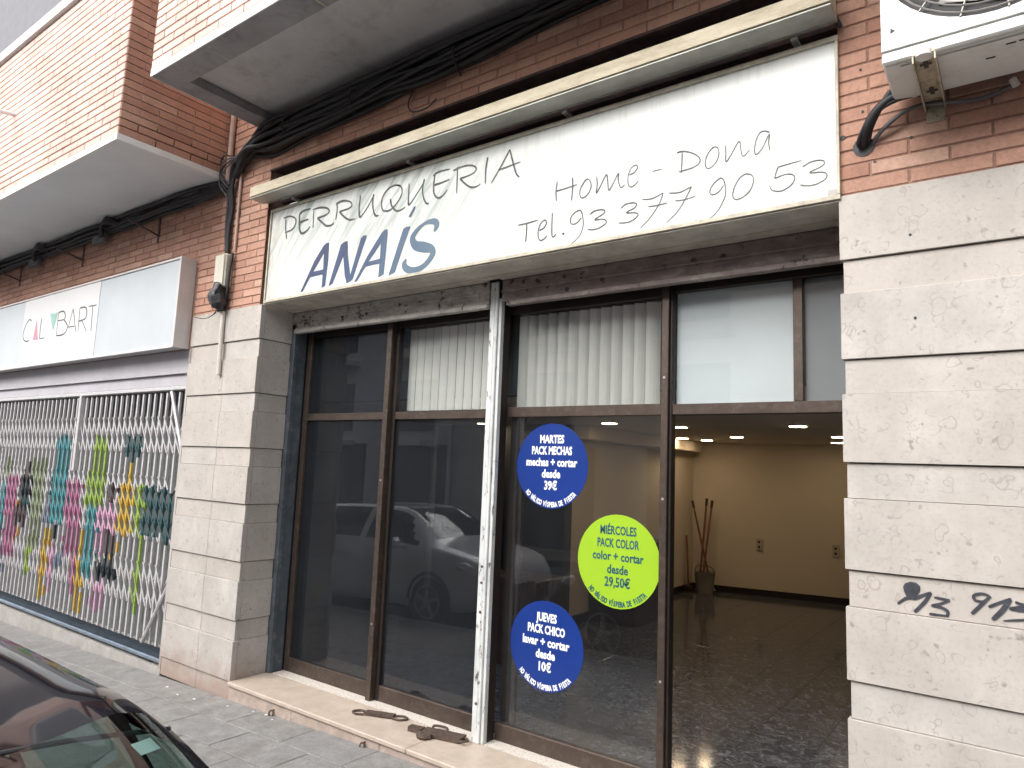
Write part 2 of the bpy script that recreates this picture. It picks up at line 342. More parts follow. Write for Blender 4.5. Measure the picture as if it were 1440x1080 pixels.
class MB:
    def __init__(s): s.v = []; s.f = []; s.m = []; s.k = 0
    def add(s, vs, fs):
        b = len(s.v); s.v += [tuple(v) for v in vs]
        for f in fs: s.f.append(tuple(i+b for i in f)); s.m.append(s.k)
        return s
    def box(s, x0, x1, y0, y1, z0, z1, c=0):
        if c <= 0:
            v = [(x, y, z) for z in (z0, z1) for y in (y0, y1) for x in (x0, x1)]
            return s.add(v, [(0,2,3,1), (4,5,7,6), (0,1,5,4), (2,6,7,3), (0,4,6,2), (1,3,7,5)])
        bm = bmesh.new()
        vs = [bm.verts.new((x, y, z)) for z in (z0, z1) for y in (y0, y1) for x in (x0, x1)]
        for f in [(0,2,3,1), (4,5,7,6), (0,1,5,4), (2,6,7,3), (0,4,6,2), (1,3,7,5)]: bm.faces.new([vs[i] for i in f])
        bmesh.ops.bevel(bm, geom=bm.edges[:], offset=c, segments=1, affect='EDGES', profile=.5)
        bm.verts.index_update()
        s.add([v.co[:] for v in bm.verts], [tuple(v.index for v in f.verts) for f in bm.faces]); bm.free(); return s
    def tube(s, pts, r, n=8, smooth=3, caps=True):
        P = [Vector(p) for p in pts]
        if smooth and len(P) > 2: P = catmull(P, smooth)
        rs = r if isinstance(r, (list, tuple)) else [r]*len(P)
        if len(rs) != len(P): rs = [rs[min(len(rs)-1, int(i*len(rs)/len(P)))] for i in range(len(P))]
        rings = []; up = None
        for i, p in enumerate(P):
            t = (P[min(i+1, len(P)-1)] - P[max(i-1, 0)]).normalized()
            if up is None: up = t.orthogonal().normalized()
            up = (up - t*up.dot(t)).normalized(); sd = t.cross(up)
            rings.append([p + (up*math.cos(a) + sd*math.sin(a))*rs[i] for a in [2*math.pi*k/n for k in range(n)]])
        vs = [v for rr in rings for v in rr]; fs = []
        for i in range(len(P)-1):
            for k in range(n): fs.append((i*n+k, i*n+(k+1)%n, (i+1)*n+(k+1)%n, (i+1)*n+k))
        if caps: fs.append(tuple(range(n-1, -1, -1))); fs.append(tuple((len(P)-1)*n+k for k in range(n)))
        return s.add(vs, fs)
    def prism(s, poly, y0, y1):      # polygon in XZ extruded along Y
        n = len(poly)
        vs = [(x, y0, z) for x, z in poly] + [(x, y1, z) for x, z in poly]
        return s.add(vs, [tuple(range(n)), tuple(range(2*n-1, n-1, -1))] + [(i, i+n, (i+1) % n+n, (i+1) % n) for i in range(n)])
    def cyl(s, c, r, h, axis='z', n=24, r2=None):
        a = Vector(c); d = dict(x=Vector((h,0,0)), y=Vector((0,h,0)), z=Vector((0,0,h)))[axis]
        return s.tube([a, a+d], [r, r if r2 is None else r2], n, 0)
    def build(s, name, mat=None, parent=None, origin=None, smooth=False, mats=None):
        return mesh_obj(name, s.v, s.f, mat, parent, origin, smooth, mats, s.m if mats else None)
def catmull(P, sub):
    out = []
    for i in range(len(P)-1):
        p0, p1, p2, p3 = P[max(i-1, 0)], P[i], P[i+1], P[min(i+2, len(P)-1)]
        for k in range(sub):
            t = k/sub
            out.append(.5*((2*p1) + (p2-p0)*t + (2*p0-5*p1+4*p2-p3)*t*t + (3*p1-p0-3*p2+p3)*t*t*t))
    out.append(P[-1]); return out
def tag(o, label=None, cat=None, group=None, kind=None):
    if label: o['label'] = label
    if cat: o['category'] = cat
    if group: o['group'] = group
    if kind: o['kind'] = kind
    return o
def thing(name, loc, label, cat, group=None):
    o = bpy.data.objects.new(name, None); COL.objects.link(o); o.location = (loc[0], loc[1], loc[2]+H); o.empty_display_size = .1
    return tag(o, label, cat, group)
def box(name, mat, parent, *d, c=0): return MB().box(*d, c=c).build(name, M[mat], parent)
def dupo(o, parent, loc):
    c = o.copy(); COL.objects.link(c); c.parent = parent; c.location = loc; return c

def pz(x): return -1.815 + .031*(x+4.94)      # pavement height along the street (rel. lens)

# ------------------------------------------------------------------ ground, pavement, road
def sheet(name, x0, x1, y0, y1, dz, mat, nx=1):
    vs = [(x0, y0, pz(x0)+dz), (x1, y0, pz(x1)+dz), (x1, y1, pz(x1)+dz), (x0, y1, pz(x0)+dz)]
    return tag(mesh_obj(name, vs, [(0, 1, 2, 3)], M[mat]), kind='structure')
sheet('ground', -150, 150, -150, 150, -.40, 'asphalt')
KY = -2.12
road = sheet('road', -60, 40, -9.0, KY-.12, -.14, 'asphalt')
pave = sheet('pavement', -60, 40, KY, .06, -.012, 'ground')
sheet('far_pavement', -60, 40, -10.6, -9.0, -.01, 'paver')
pk = MB()
for i in range(40):
    x0 = -30+i*1.0; x1 = x0+.99
    pk.add([(x0, KY-.12, pz(x0)-.25), (x1, KY-.12, pz(x1)-.25), (x1, KY-.003, pz(x1)-.25), (x0, KY-.003, pz(x0)-.25), (x0, KY-.12, pz(x0)), (x1, KY-.12, pz(x1)), (x1, KY-.003, pz(x1)), (x0, KY-.003, pz(x0))],
           [(3,2,1,0), (4,5,6,7), (0,1,5,4), (2,3,7,6), (1,2,6,5), (3,0,4,7)])
tag(pk.build('kerb', M['kerb']), kind='structure')
# paving tiles, each one a slab
TP = .60
def tile_mesh(w, d, sl):
    g = .006; b = .004
    x0, x1, y0, y1 = -w/2+g/2, w/2-g/2, -d/2+g/2, d/2-g/2
    vs = [(x0, y0, -.03), (x1, y0, -.03), (x1, y1, -.03), (x0, y1, -.03), (x0, y0, -b), (x1, y0, -b), (x1, y1, -b), (x0, y1, -b), (x0+b, y0+b, 0), (x1-b, y0+b, 0), (x1-b, y1-b, 0), (x0+b, y1-b, 0)]
    fs = [(8,9,10,11)] + [(a, (a+1) % 4, (a+1) % 4+4, a+4) for a in range(4)] + [(a+4, (a+1) % 4+4, (a+1) % 4+8, a+8) for a in range(4)]
    me = bpy.data.meshes.new('paving_tile'); me.from_pydata([(x, y, z+.031*x) for x, y, z in vs], [], fs); me.materials.append(M['paver']); return me
tm = tile_mesh(TP, TP/2, 0)
rnd = random.Random(3)
cnt = 0
rest = MB()
for j in range(7):
    for i in range(26):
        x = -12.0 + i*TP + (j % 2)*TP/2; y = -.10 - TP/4 - j*TP/2 + .09
        if y-TP/4 < KY: continue
        near = -7.4 < x < -1.7
        z = pz(x) + rnd.uniform(-.0015, .0015)
        if near and cnt < 200:
            o = bpy.data.objects.new('paving_tile', tm); put(o, pave, Vector((x, y, z+H))); o.rotation_euler = (rnd.uniform(-.004, .004), rnd.uniform(-.004, .004), 0); cnt += 1
        else:
            rest.add([(x+v.co.x, y+v.co.y, z+v.co.z) for v in tm.vertices], [tuple(p.vertices) for p in tm.polygons])
tag(rest.build('paving_tiles', M['paver'], pave), kind='stuff')

# ------------------------------------------------------------------ brickwork
BL, BH, BP, J = .287, .0570, .06643, .0095
Z0B = 1.274 - BP*60
_bc = {}
def brick_mesh(L, h, mat):
    k = (round(L, 3), round(h, 3), mat)
    if k in _bc: return _bc[k]
    c = .003; y = -.006; d = .02
    vs = [(0, d, 0), (L, d, 0), (L, d, h), (0, d, h), (0, y+c, 0), (L, y+c, 0), (L, y+c, h), (0, y+c, h), (c, y, c), (L-c, y, c), (L-c, y, h-c), (c, y, h-c)]
    fs = [(8,9,10,11)] + [(a, (a+1) % 4, (a+1) % 4+4, a+4) for a in range(4)] + [(a+4, (a+1) % 4+4, (a+1) % 4+8, a+8) for a in range(4)]
    me = bpy.data.meshes.new('brick'); me.from_pydata(vs, [], fs); me.materials.append(M[mat]); _bc[k] = me; return me
def bricks(parent, u0, u1, z0, z1, plane, pos, mat='brick', mortar='mortar', single=True, phase=0., name='brick_wall', off=0., seed=1, depth=.2, region=None, limit=300):
    """plane 'Y': wall faces -Y at y=pos, u = x.  plane 'X': wall faces +X at x=pos, u = y.  region(u, z) -> one object per brick or joined"""
    if plane == 'Y': w = MB().box(u0, u1, pos, pos+depth, z0, z1).build(name, M[mortar], parent)
    else: w = MB().box(pos-depth, pos, u0, u1, z0, z1).build(name, M[mortar], parent)
    r = random.Random(seed); st = MB(); k0 = int((z0-Z0B)/BP)-1; k = k0; cnt = 0
    wl = wloc(w)
    while True:
        zz = Z0B + k*BP + off
        if zz > z1-.01: break
        lo, hi = max(zz, z0), min(zz+BH, z1)
        if hi-lo > .012:
            sh = phase + (k % 2)*(BL+J)/2
            i = math.floor((u0-sh)/(BL+J))-1
            while True:
                a = sh + i*(BL+J); b = a+BL; i += 1
                if a > u1: break
                aa, bb = max(a, u0), min(b, u1)
                if bb-aa < .02: continue
                me = brick_mesh(bb-aa, hi-lo, mat)
                pr = r.uniform(-.0015, .0018)
                if plane == 'Y': P = Vector((aa, pos+pr, lo+H)); rot = 0
                else: P = Vector((pos-pr, aa, lo+H)); rot = math.pi/2
                one = single and cnt < limit and (region is None or region((aa+bb)/2, (lo+hi)/2))
                if one:
                    o = bpy.data.objects.new('brick', me); COL.objects.link(o); o.parent = w; o.location = P - wl; o.rotation_euler.z = rot; cnt += 1
                else:
                    q = []
                    for v in me.vertices:
                        if plane == 'Y': q.append((P.x+v.co.x, P.y+v.co.y, P.z-H+v.co.z))
                        else: q.append((P.x-v.co.y, P.y+v.co.x, P.z-H+v.co.z))
                    st.add(q, [tuple(p.vertices) for p in me.polygons])
        k += 1
    if st.f: tag(st.build('bricks', M[mat], w), kind='stuff')
    return w

# the building of the hairdresser's
bld = thing('apartment_building', (-2.5, .2, -1.7), 'red brick building with limestone piers round the white hairdresser shopfront', 'building')
bricks(bld, -.62, 1.6, 1.264, 3.4, 'Y', 0, name='brick_wall', phase=-.343, region=lambda u, z: u < .55 and z < 2.55, seed=2)
bricks(bld, -5.632+.02, -4.99, 1.25, 2.80, 'Y', 0, phase=-.05, seed=3, region=lambda u, z: True)
bricks(bld, -5.98, -5.612, 1.25, 2.44, 'Y', .0, phase=-.05, seed=4)
bricks(bld, -4.99, -.62, 2.405, 3.4, 'Y', 0, phase=.06, seed=5, region=lambda u, z: z < 2.95, limit=150)
bricks(bld, -5.612, -4.99, 2.80, 6.5, 'Y', 0, phase=-.05, seed=6, single=False)
box('upper_wall', 'mortar', bld, -4.99, 6, .0, .3, 3.4, 9)
box('side_wall', 'mortar', bld, 1.6, 6, -.002, .3, -1.9, 3.4)
# stone cladding of the piers: big slabs proud, small slabs set back
BIGZ = [.970, .528, .086, -.358, -.801, -1.245, -1.69]
def slabs(parent, u0, u1, ztop, joints, plane='Y', pos=0, edge=None, zbot=-2.1):
    tops = [ztop] + BIGZ
    prev_small_bottom = ztop
    for k, zb in enumerate(BIGZ):
        top = ztop if k == 0 else BIGZ[k-1]-.150
        for (z0, z1, pr) in ((zb+.0015, top-.001, .014), (zb-.149, zb-.003, 0.)):
            z0 = max(z0, zbot)
            if z1 <= z0: continue
            cuts = sorted([u for u in (joints[0] if pr else joints[-1]) if u0 < u < u1])
            es = [u0]+cuts+[u1]
            for a, b in zip(es, es[1:]):
                b_ = b; a_ = a
                if edge == 'L' and a == u0 and pr == 0: a_ = a+.012
                if edge == 'R' and b == u1 and pr == 0: b_ = b-.008
                if plane == 'Y': g_ = .0007 if edge == 'L' else .0012; mb = MB().box(a_+g_, b_-g_, pos-pr+.0, pos+.03, z0, z1, c=.0012 if edge == 'L' else .0022)
                else: mb = MB().box(pos-.03, pos+pr*.7, a_+.0012, b_-.0012, z0, z1, c=.0022)
                mb.build('stone_slab', M['stone'], parent)
pr_ = box('stone_pier', 'stone_joint', bld, -.605, 1.6, .022, .5, -2.0, 1.262)
slabs(pr_, -.625, 1.6, 1.264, ([.16, .93], [.27, 1.2]), pos=.0, edge='L')
pl_ = box('stone_pier', 'stone_joint', bld, -5.965, -4.965, .022, .5, -2.1, 1.249)
slabs(pl_, -5.985, -4.945, 1.25, ([-5.42], [-5.43]), pos=.0, edge='R')
slabs(pl_, .031, .30, 1.25, ([], []), plane='X', pos=-4.957)
box('lintel_light_block', 'recess', bld, -5.0, -.60, .325, .50, 1.122, 2.6)  # unseen blocks added behind the sign to stop light leaking in
box('lintel_light_block', 'recess', bld, -5.0, -.60, .262, .324, 1.262, 2.019)
# graffiti figures drawn on the right pier
def stroke_poly(pts, wd, Y, closed=False):
    """flat ribbon on plane y=Y through (x,z[,width]) points"""
    P = [Vector((p[0], 0, p[1])) for p in pts]; W = [(p[2] if len(p) > 2 else wd) for p in pts]
    if len(P) > 2:
        Q = catmull([Vector((p.x, w_, p.z)) for p, w_ in zip(P, W)], 5)
        P = [Vector((q.x, 0, q.z)) for q in Q]; W = [q.y for q in Q]
    vs = []; fs = []
    for i, p in enumerate(P):
        t = (P[min(i+1, len(P)-1)]-P[max(i-1, 0)])
        if t.length < 1e-6: t = Vector((1, 0, 0))
        t.normalize(); nrm = Vector((-t.z, 0, t.x)); h = W[i]/2
        if (i == 0 or i == len(P)-1): h *= .7
        vs += [(p.x+nrm.x*h, Y, p.z+nrm.z*h), (p.x-nrm.x*h, Y, p.z-nrm.z*h)]
    for i in range(len(P)-1): fs.append((2*i, 2*i+1, 2*i+3, 2*i+2))
    return vs, fs
def lettering(name, strokes, off, scale, Y, wd, mat, parent, lift=.0, polys=()):
    """strokes measured on the photograph's enlargement, put on the plane y=Y as thin raised ribbons"""
    pieces = []; k = 0
    for st in strokes:
        pts = []
        for p in st:
            q = onY(off[0]+p[0]/scale, off[1]+p[1]/scale, Y)
            w_ = wd
            if len(p) > 2: w_ = (onY(off[0]+(p[0]+p[2])/scale, off[1]+p[1]/scale, Y)-q).length
            pts.append((q.x, q.z, w_))
        pieces.append(stroke_poly(pts, wd, Y - .0002*(k % 5))); k += 1
    for pl in polys:
        pts = [onY(off[0]+p[0]/scale, off[1]+p[1]/scale, Y) for p in pl]
        pieces.append(([(q.x, Y-.0002*(k % 5), q.z) for q in pts], [tuple(range(len(pts)))])); k += 1
    par = list(range(len(pieces)))
    def find(i):
        while par[i] != i: i = par[i]
        return i
    tol = .004
    for i in range(len(pieces)):                      # strokes that touch make one letter
        for j in range(i):
            if min((Vector(a)-Vector(b)).length for a in pieces[i][0][::2] for b in pieces[j][0]) < tol*3: par[find(i)] = find(j)
    groups = {}
    for i, pc in enumerate(pieces): groups.setdefault(find(i), MB()).add(*pc)
    return [g.build(name, mat, parent) for g in groups.values()]
GY = -.0035
blob = [(215,180),(235,145),(290,128),(350,140),(388,175),(390,215),(365,260),(330,295),(290,300),(250,280),(225,225)]
lettering('graffiti', [
    [(160,352,26),(240,300,34),(300,290,40),(335,300,36),(420,265,34),(500,240,30)], [(500,238,34),(430,340,40),(330,438,34)],
    [(530,288,24),(600,300,28),(690,318,28)], [(690,318,26),(600,350,28),(500,372,28)], [(500,370,26),(600,390,34),(665,430,38),(665,475,30)], [(680,478,26),(600,470,26),(480,455,30)],
    [(1105,295,26),(1060,262,30),(990,252,34),(930,275,36),(950,318,34),(1030,330,30),(1080,295,30)], [(1085,290,34),(1000,370,40),(910,455,38)],
    [(1080,385,34),(1200,340,34),(1310,303,34)], [(1305,305,44),(1220,420,56),(1120,515,44)], [(1350,335,30),(1420,360,34),(1500,372,34)], [(1500,372,34),(1400,390,40),(1290,402,36)], [(1290,402,36),(1400,420,40),(1500,430,44),(1560,480,40)],
    [(1230,526,14),(1340,520,26),(1500,516,26)]], (1240, 800), 7.2, GY, .01, M['marker'], bld, polys=[blob])

# ------------------------------------------------------------------ balconies
def balcony(parent, x0, x1, yf, zb, ztop, mat, mortar, rim, soffit, inner, end='L'):
    b = MB()
    b.box(x0+.02, x1, yf+.02, -.0, zb+.10, zb+.30)
    o = b.build('balcony', M['soffit'] if soffit == 'soffit' else M['soffit_l'], parent)
    return o
# right balcony (soffit with a lowered rim and a recessed panel)
x0, yf, zb = -5.136, -.971, 2.79
br = MB().box(x0+.19, 6, -.76, -.001, 2.86, 3.05).build('balcony', M['soffit'], bld)
rimw = MB()
rimw.box(x0+.004, 6, yf+.004, -.77, zb, 3.05)
rimw.box(x0+.004, x0+.18, -.769, -.001, zb, 3.05)
rimw.build('soffit_rim', M['soffit_rim'], br)
for xx in (-4.43, -3.38, -2.3): MB().box(xx, xx+.012, yf+.05, -.772, zb-.0025, zb+.01).build('rim_joint', M['cream_edge'], br)
MB().box(x0-.004, 6, yf-.006, yf+.003, zb+.0, zb+.062).box(x0-.004, x0+.002, yf+.0035, -.001, zb+.0, zb+.062).build('edge_trim', M['white_trim'], br)
bw = MB().box(x0+.002, 6, yf+.004, yf+.11, zb+.262, zb+1.6).box(x0+.002, x0+.11, yf+.111, -.001, zb+.262, zb+1.6).build('parapet', M['mortar_lit'], br)
def brick_stuff(parent, u0, u1, z0, z1, plane, pos, mat, seed, phase=0.):
    st = MB(); r = random.Random(seed); k = 0; zz = z0
    while zz < z1-.02:
        i = 0; sh = u0-(k % 2)*(BL+J)/2-phase
        while True:
            a = sh+i*(BL+J); b = min(a+BL, u1); a = max(a, u0); i += 1
            if a >= u1-.02: break
            if b-a < .02: continue
            me = brick_mesh(b-a, BH, mat); pr = r.uniform(-.001, .001)
            if plane == 'Y': q = [(a+v.co.x, pos+pr+v.co.y, zz+v.co.z) for v in me.vertices]
            elif plane == 'X': q = [(pos-pr-v.co.y, a+v.co.x, zz+v.co.z) for v in me.vertices]
            else: q = [(pos+pr+v.co.y, b-v.co.x, zz+v.co.z) for v in me.vertices]
            st.add(q, [tuple(p.vertices) for p in me.polygons])
        zz += BP; k += 1
    return tag(st.build('bricks', M[mat], parent), kind='stuff')
brick_stuff(br, x0, 6, zb+.064, zb+1.6, 'Y', yf, 'brick_lit', 11)
brick_stuff(br, yf+.02, -.01, zb+.064, zb+1.6, '-X', x0, 'brick_lit', 12)

# ------------------------------------------------------------------ neighbour building on the left
nb = thing('apartment_building', (-8.5, .2, -1.95), 'brick building on the left over the shop with the folding gate', 'building')
bricks(nb, -14, -5.98, 1.70, 2.446, 'Y', 0, 'brick', 'mortar', phase=-.1, seed=21, region=lambda u, z: u > -10.6, limit=260, name='brick_wall')
box('upper_wall', 'grey_wall', nb, -16, -5.632, 0, .3, 2.447, 9)
nx = -5.632; nyf = -.953; nzb = 2.446
nbal = MB().box(-16, nx-.02, nyf+.02, -.001, nzb, nzb+.2).build('balcony', M['soffit_l'], nb)
MB().box(-16, nx+.006, nyf-.008, nyf+.019, nzb-.008, nzb+.045).box(nx-.019, nx+.006, nyf+.0195, -.001, nzb-.008, nzb+.045).build('edge_trim', M['white_trim'], nbal)
NT = 4.04
MB().box(-16, nx-.004, nyf+.004, nyf+.12, nzb+.201, NT).box(nx-.12, nx-.004, nyf+.121, -.001, nzb+.201, NT).build('parapet', M['mortar_lit'], nbal)
MB().box(-16, nx+.03, nyf-.035, nyf+.15, NT+.002, NT+.10).box(nx-.15, nx+.03, nyf+.1505, -.001, NT+.002, NT+.10).build('coping', M['white_trim'], nbal)
brick_stuff(nbal, -16, nx, nzb+.047, NT, 'Y', nyf, 'brick_lit', 13)
# end wall of this balcony: bricks one by one
zz = nzb+.047; k = 0; r = random.Random(5)
wl = wloc(nbal)
while zz < 4.0:
    i = 0; sh = nyf - (k % 2)*(BL+J)/2
    while True:
        a = sh+i*(BL+J); b = min(a+BL, -.004); a = max(a, nyf); i += 1
        if a > -.03: break
        if b-a < .02: continue
        o = bpy.data.objects.new('brick', brick_mesh(b-a, BH, 'brick')); COL.objects.link(o); o.parent = nbal
        o.location = Vector((nx-r.uniform(-.001, .001), a, zz+H)) - wl; o.rotation_euler.z = math.pi/2
    zz += BP; k += 1
tag(MB().tube([(-7.967, nyf-.16, 3.275), (-7.967, nyf, 3.30)], .022, 10, 0).tube([(-7.967, nyf-.17, 3.22), (-7.967, nyf-.16, 3.285)], .03, 10, 0).build('balcony_drain_spout', M['white_trim']), 'small white drain spout sticking out of the left brick balcony front', 'spout')

# shop with folding gate
MB().box(-16, -5.99, .0, .5, -2.2, -1.80).build('plinth', M['plinth'], nb)
box('shop_back_panel', 'seat', nb, -16, -5.99, .38, .42, -1.80, 1.0)
MB().box(-16, -6.02, .02, .35, .745, .955).build('header_board', M['cb_head'], nb)
MB().box(-16, -6.02, .05, .35, .64, .742).build('header_board', M['cb_head'], nb)
box('header_wall', 'mortar', nb, -16, -5.985, .0, .38, .957, 1.699)
box('stone_return', 'stone', nb, -6.02, -5.99, .0, .4, -1.8, .955)

sg = thing('shop_sign', (-9, -.06, .96), 'pale blue-grey fascia sign reading CAL BART above the folding gate', 'sign')
MB().box(-16, -6.055, -.13, -.002, .96, 1.775).build('sign_box', M['cb_panel'], sg)
MB().box(-6.054, -6.028, -.15, -.002, .952, 1.782, c=.003).build('end_cap', M['cb_edge'], sg)
MB().box(-16, -6.056, -.142, -.131, .953, .972).box(-16, -6.056, -.142, -.131, 1.763, 1.78).build('edge_strip', M['cb_edge'], sg)
MB().box(-9.60, -7.63, -.1335, -.1305, .974, 1.761).build('white_sheet', M['cb_white'], sg)
lettering('letter', [[(310,465),(285,445),(245,500),(205,610),(205,690),(243,722),(278,708)], [(438,430),(420,560),(410,688)], [(410,688),(475,675)],
    [(650,360),(690,342),(722,345),(737,400),(720,448)], [(640,460),(720,446)], [(720,448),(762,520),(742,600),(690,640),(620,648)], [(652,360),(622,645)],
    [(772,545),(838,310)], [(838,310),(868,592)], [(778,541),(852,528)], [(922,300),(895,600)], [(922,300),(988,288),(1008,340),(990,430),(902,468)], [(952,465),(1002,592)],
    [(1035,277),(1132,260)], [(1085,268),(1060,592)]], (10, 400), 9.0, -.1345, .016, M['cb_black'], sg)
lettering('triangle_mark', [], (10, 400), 9.0, -.135, .01, M['cb_pink'], sg, polys=[[(378,440),(322,706),(386,702)]])
lettering('triangle_mark', [], (10, 400), 9.0, -.135, .01, M['cb_green'], sg, polys=[[(548,362),(596,372),(642,350),(612,470),(580,590),(560,480)]])

# folding gate with painted patches
gate = thing('folding_gate', (-8.4, .08, -1.72), 'white folding scissor gate painted with coloured abstract patches', 'gate')
GX0, GX1, GZ0, GZ1 = -12.6, -6.09, -1.69, .60
P_ = []
for (x0_, x1_, y0_, y1_, c) in [(225,285,150,330,'teal'),(205,268,320,500,'teal'),(205,225,320,400,'petrol'),(262,330,330,470,'magenta'),(258,320,470,620,'magenta'),(380,430,150,300,'lime'),(350,425,300,430,'lime'),
    (510,575,150,250,'petrol'),(515,542,240,370,'yellow'),(478,532,360,540,'yellow'),(538,578,345,530,'lime'),(536,566,530,860,'lime'),(575,705,355,560,'petrol'),(435,472,340,430,'brown'),(400,466,430,530,'pink'),(385,400,450,530,'pink'),
    (343,385,430,720,'teal'),(458,474,500,630,'yellow'),(385,420,530,620,'pink'),(422,455,530,640,'brown'),(382,462,640,725,'black'),(365,422,730,850,'pink'),(322,345,525,640,'yellow'),(298,330,640,860,'yellow'),
    (280,306,600,780,'magenta'),(192,215,580,790,'pink'),(176,200,515,640,'yellow'),(155,182,630,800,'yellow'),(85,130,310,400,'black'),(110,130,240,310,'brown'),(128,190,240,330,'olive'),(130,175,330,520,'olive'),(112,162,530,600,'olive'),(60,110,420,500,'brown'),
    (30,75,310,470,'magenta'),(15,60,470,630,'magenta'),(58,80,400,560,'orange'),(0,22,340,560,'teal'),(82,120,400,480,'petrol'),(105,125,540,700,'lime'),(225,255,600,680,'slate'),(180,225,400,500,'slate'),(205,225,520,580,'black'),(0,15,560,700,'slate'),(20,50,240,310,'olive')]:
    a = onY(x0_/2.842, 560+(y0_+y1_)/2/2.842, .08); b = onY(x1_/2.842, 560+(y0_+y1_)/2/2.842, .08)
    t = onY((x0_+x1_)/2/2.842, 560+y0_/2.842, .08); u = onY((x0_+x1_)/2/2.842, 560+y1_/2.842, .08)
    P_.append((a.x, b.x, u.z, t.z, c))
CK = ['white']+sorted({p[4] for p in P_}); GM = [M['grille_white']]+[M['g_'+c] for c in CK[1:]]
def gcol(x, z):
    jx = x+.02*math.sin(z*23+x*7); jz = z+.03*math.sin(x*31)
    for a, b, c, d, k in P_:
        if a <= jx <= b and c <= jz <= d: return CK.index(k)
    return 0
def barseg(mb, A, B, w, d, nseg):
    A = Vector(A); B = Vector(B); t = (B-A).normalized(); n = Vector((0, -1, 0)); s_ = t.cross(n).normalized()
    for i in range(nseg):
        p = A.lerp(B, i/nseg); q = A.lerp(B, (i+1)/nseg); mid = (p+q)/2; mb.k = gcol(mid.x, mid.z)
        v = [p+s_*w/2-n*d/2, p-s_*w/2-n*d/2, p-s_*w/2+n*d/2, p+s_*w/2+n*d/2, q+s_*w/2-n*d/2, q-s_*w/2-n*d/2, q-s_*w/2+n*d/2, q+s_*w/2+n*d/2]
        mb.add(v, [(0,1,5,4), (1,2,6,5), (2,3,7,6), (3,0,4,7)])
pit = .112; nb_ = int((GX1-GX0)/pit)
xs = [GX1-.03-i*pit*(1+.0*i) for i in range(nb_)]
for i, x in enumerate(xs):
    mb = MB(); barseg(mb, (x, .075, GZ0+.02), (x, .075, GZ1-.02), .025, .020, 44); mb.build('gate_bar', None, gate, mats=GM)
link = MB()
for (zl, zh) in ((.02, .36), (-.78, -.20), (-1.36, -.98)):
    hh = (zh-zl)
    for i in range(len(xs)-2):
        for rep in range(1 if hh < .45 else 2):
            h1 = hh/(1 if hh < .45 else 2); a = zl+rep*h1
            barseg(link, (xs[i], .056, a), (xs[i+2], .056, a+h1), .014, .006, 8)
            barseg(link, (xs[i], .094, a+h1), (xs[i+2], .094, a), .014, .006, 8)
tag(link.build('scissor_links', None, gate, mats=GM), kind='stuff')
box('top_rail', 'grille_white', gate, -16, GX1+.06, .04, .12, .60, .636, c=.004)
MB().box(-16, -5.995, .03, .13, -1.78, -1.70).build('bottom_track', M['track'], gate)
MB().box(-16, -5.995, .005, .029, -1.765, -1.735, c=.004).build('track_lip', M['track_l'], gate)
MB().tube([(-6.33, .04, .585), (-6.06, .04, .05)], .016, 6, 0).build('diagonal_brace', M['grille_white'], gate)
MB().tube([(-6.42, .04, -1.66), (-6.06, .04, -1.12)], .016, 6, 0).build('diagonal_brace', M['grille_white'], gate)
box('end_post', 'grille_white', gate, -6.062, -6.03, .04, .10, -1.7, .60)
MB().box(-8.24, -8.19, .03, .10, -.2, .60).build('centre_post', M['grille_white'], gate)

# cable brackets on the neighbour's wall
for i, (bx, lab) in enumerate(((-6.79, 'nearest to the drainpipe'), (-8.47, 'middle one of three'), (-10.28, 'farthest left of three'))):
    bk = thing('cable_bracket', (bx, 0, 2.12), 'small rusty steel cable bracket on the left brick wall, '+lab, 'bracket', 'cable brackets on the left brick wall')
    MB().box(bx-.015, bx+.015, -.012, -.001, 2.07, 2.33).build('wall_plate', M['rust'], bk)
    MB().tube([(bx, -.012, 2.14), (bx-.02, -.30, 2.22)], .010, 6, 0).build('arm', M['rust'], bk)

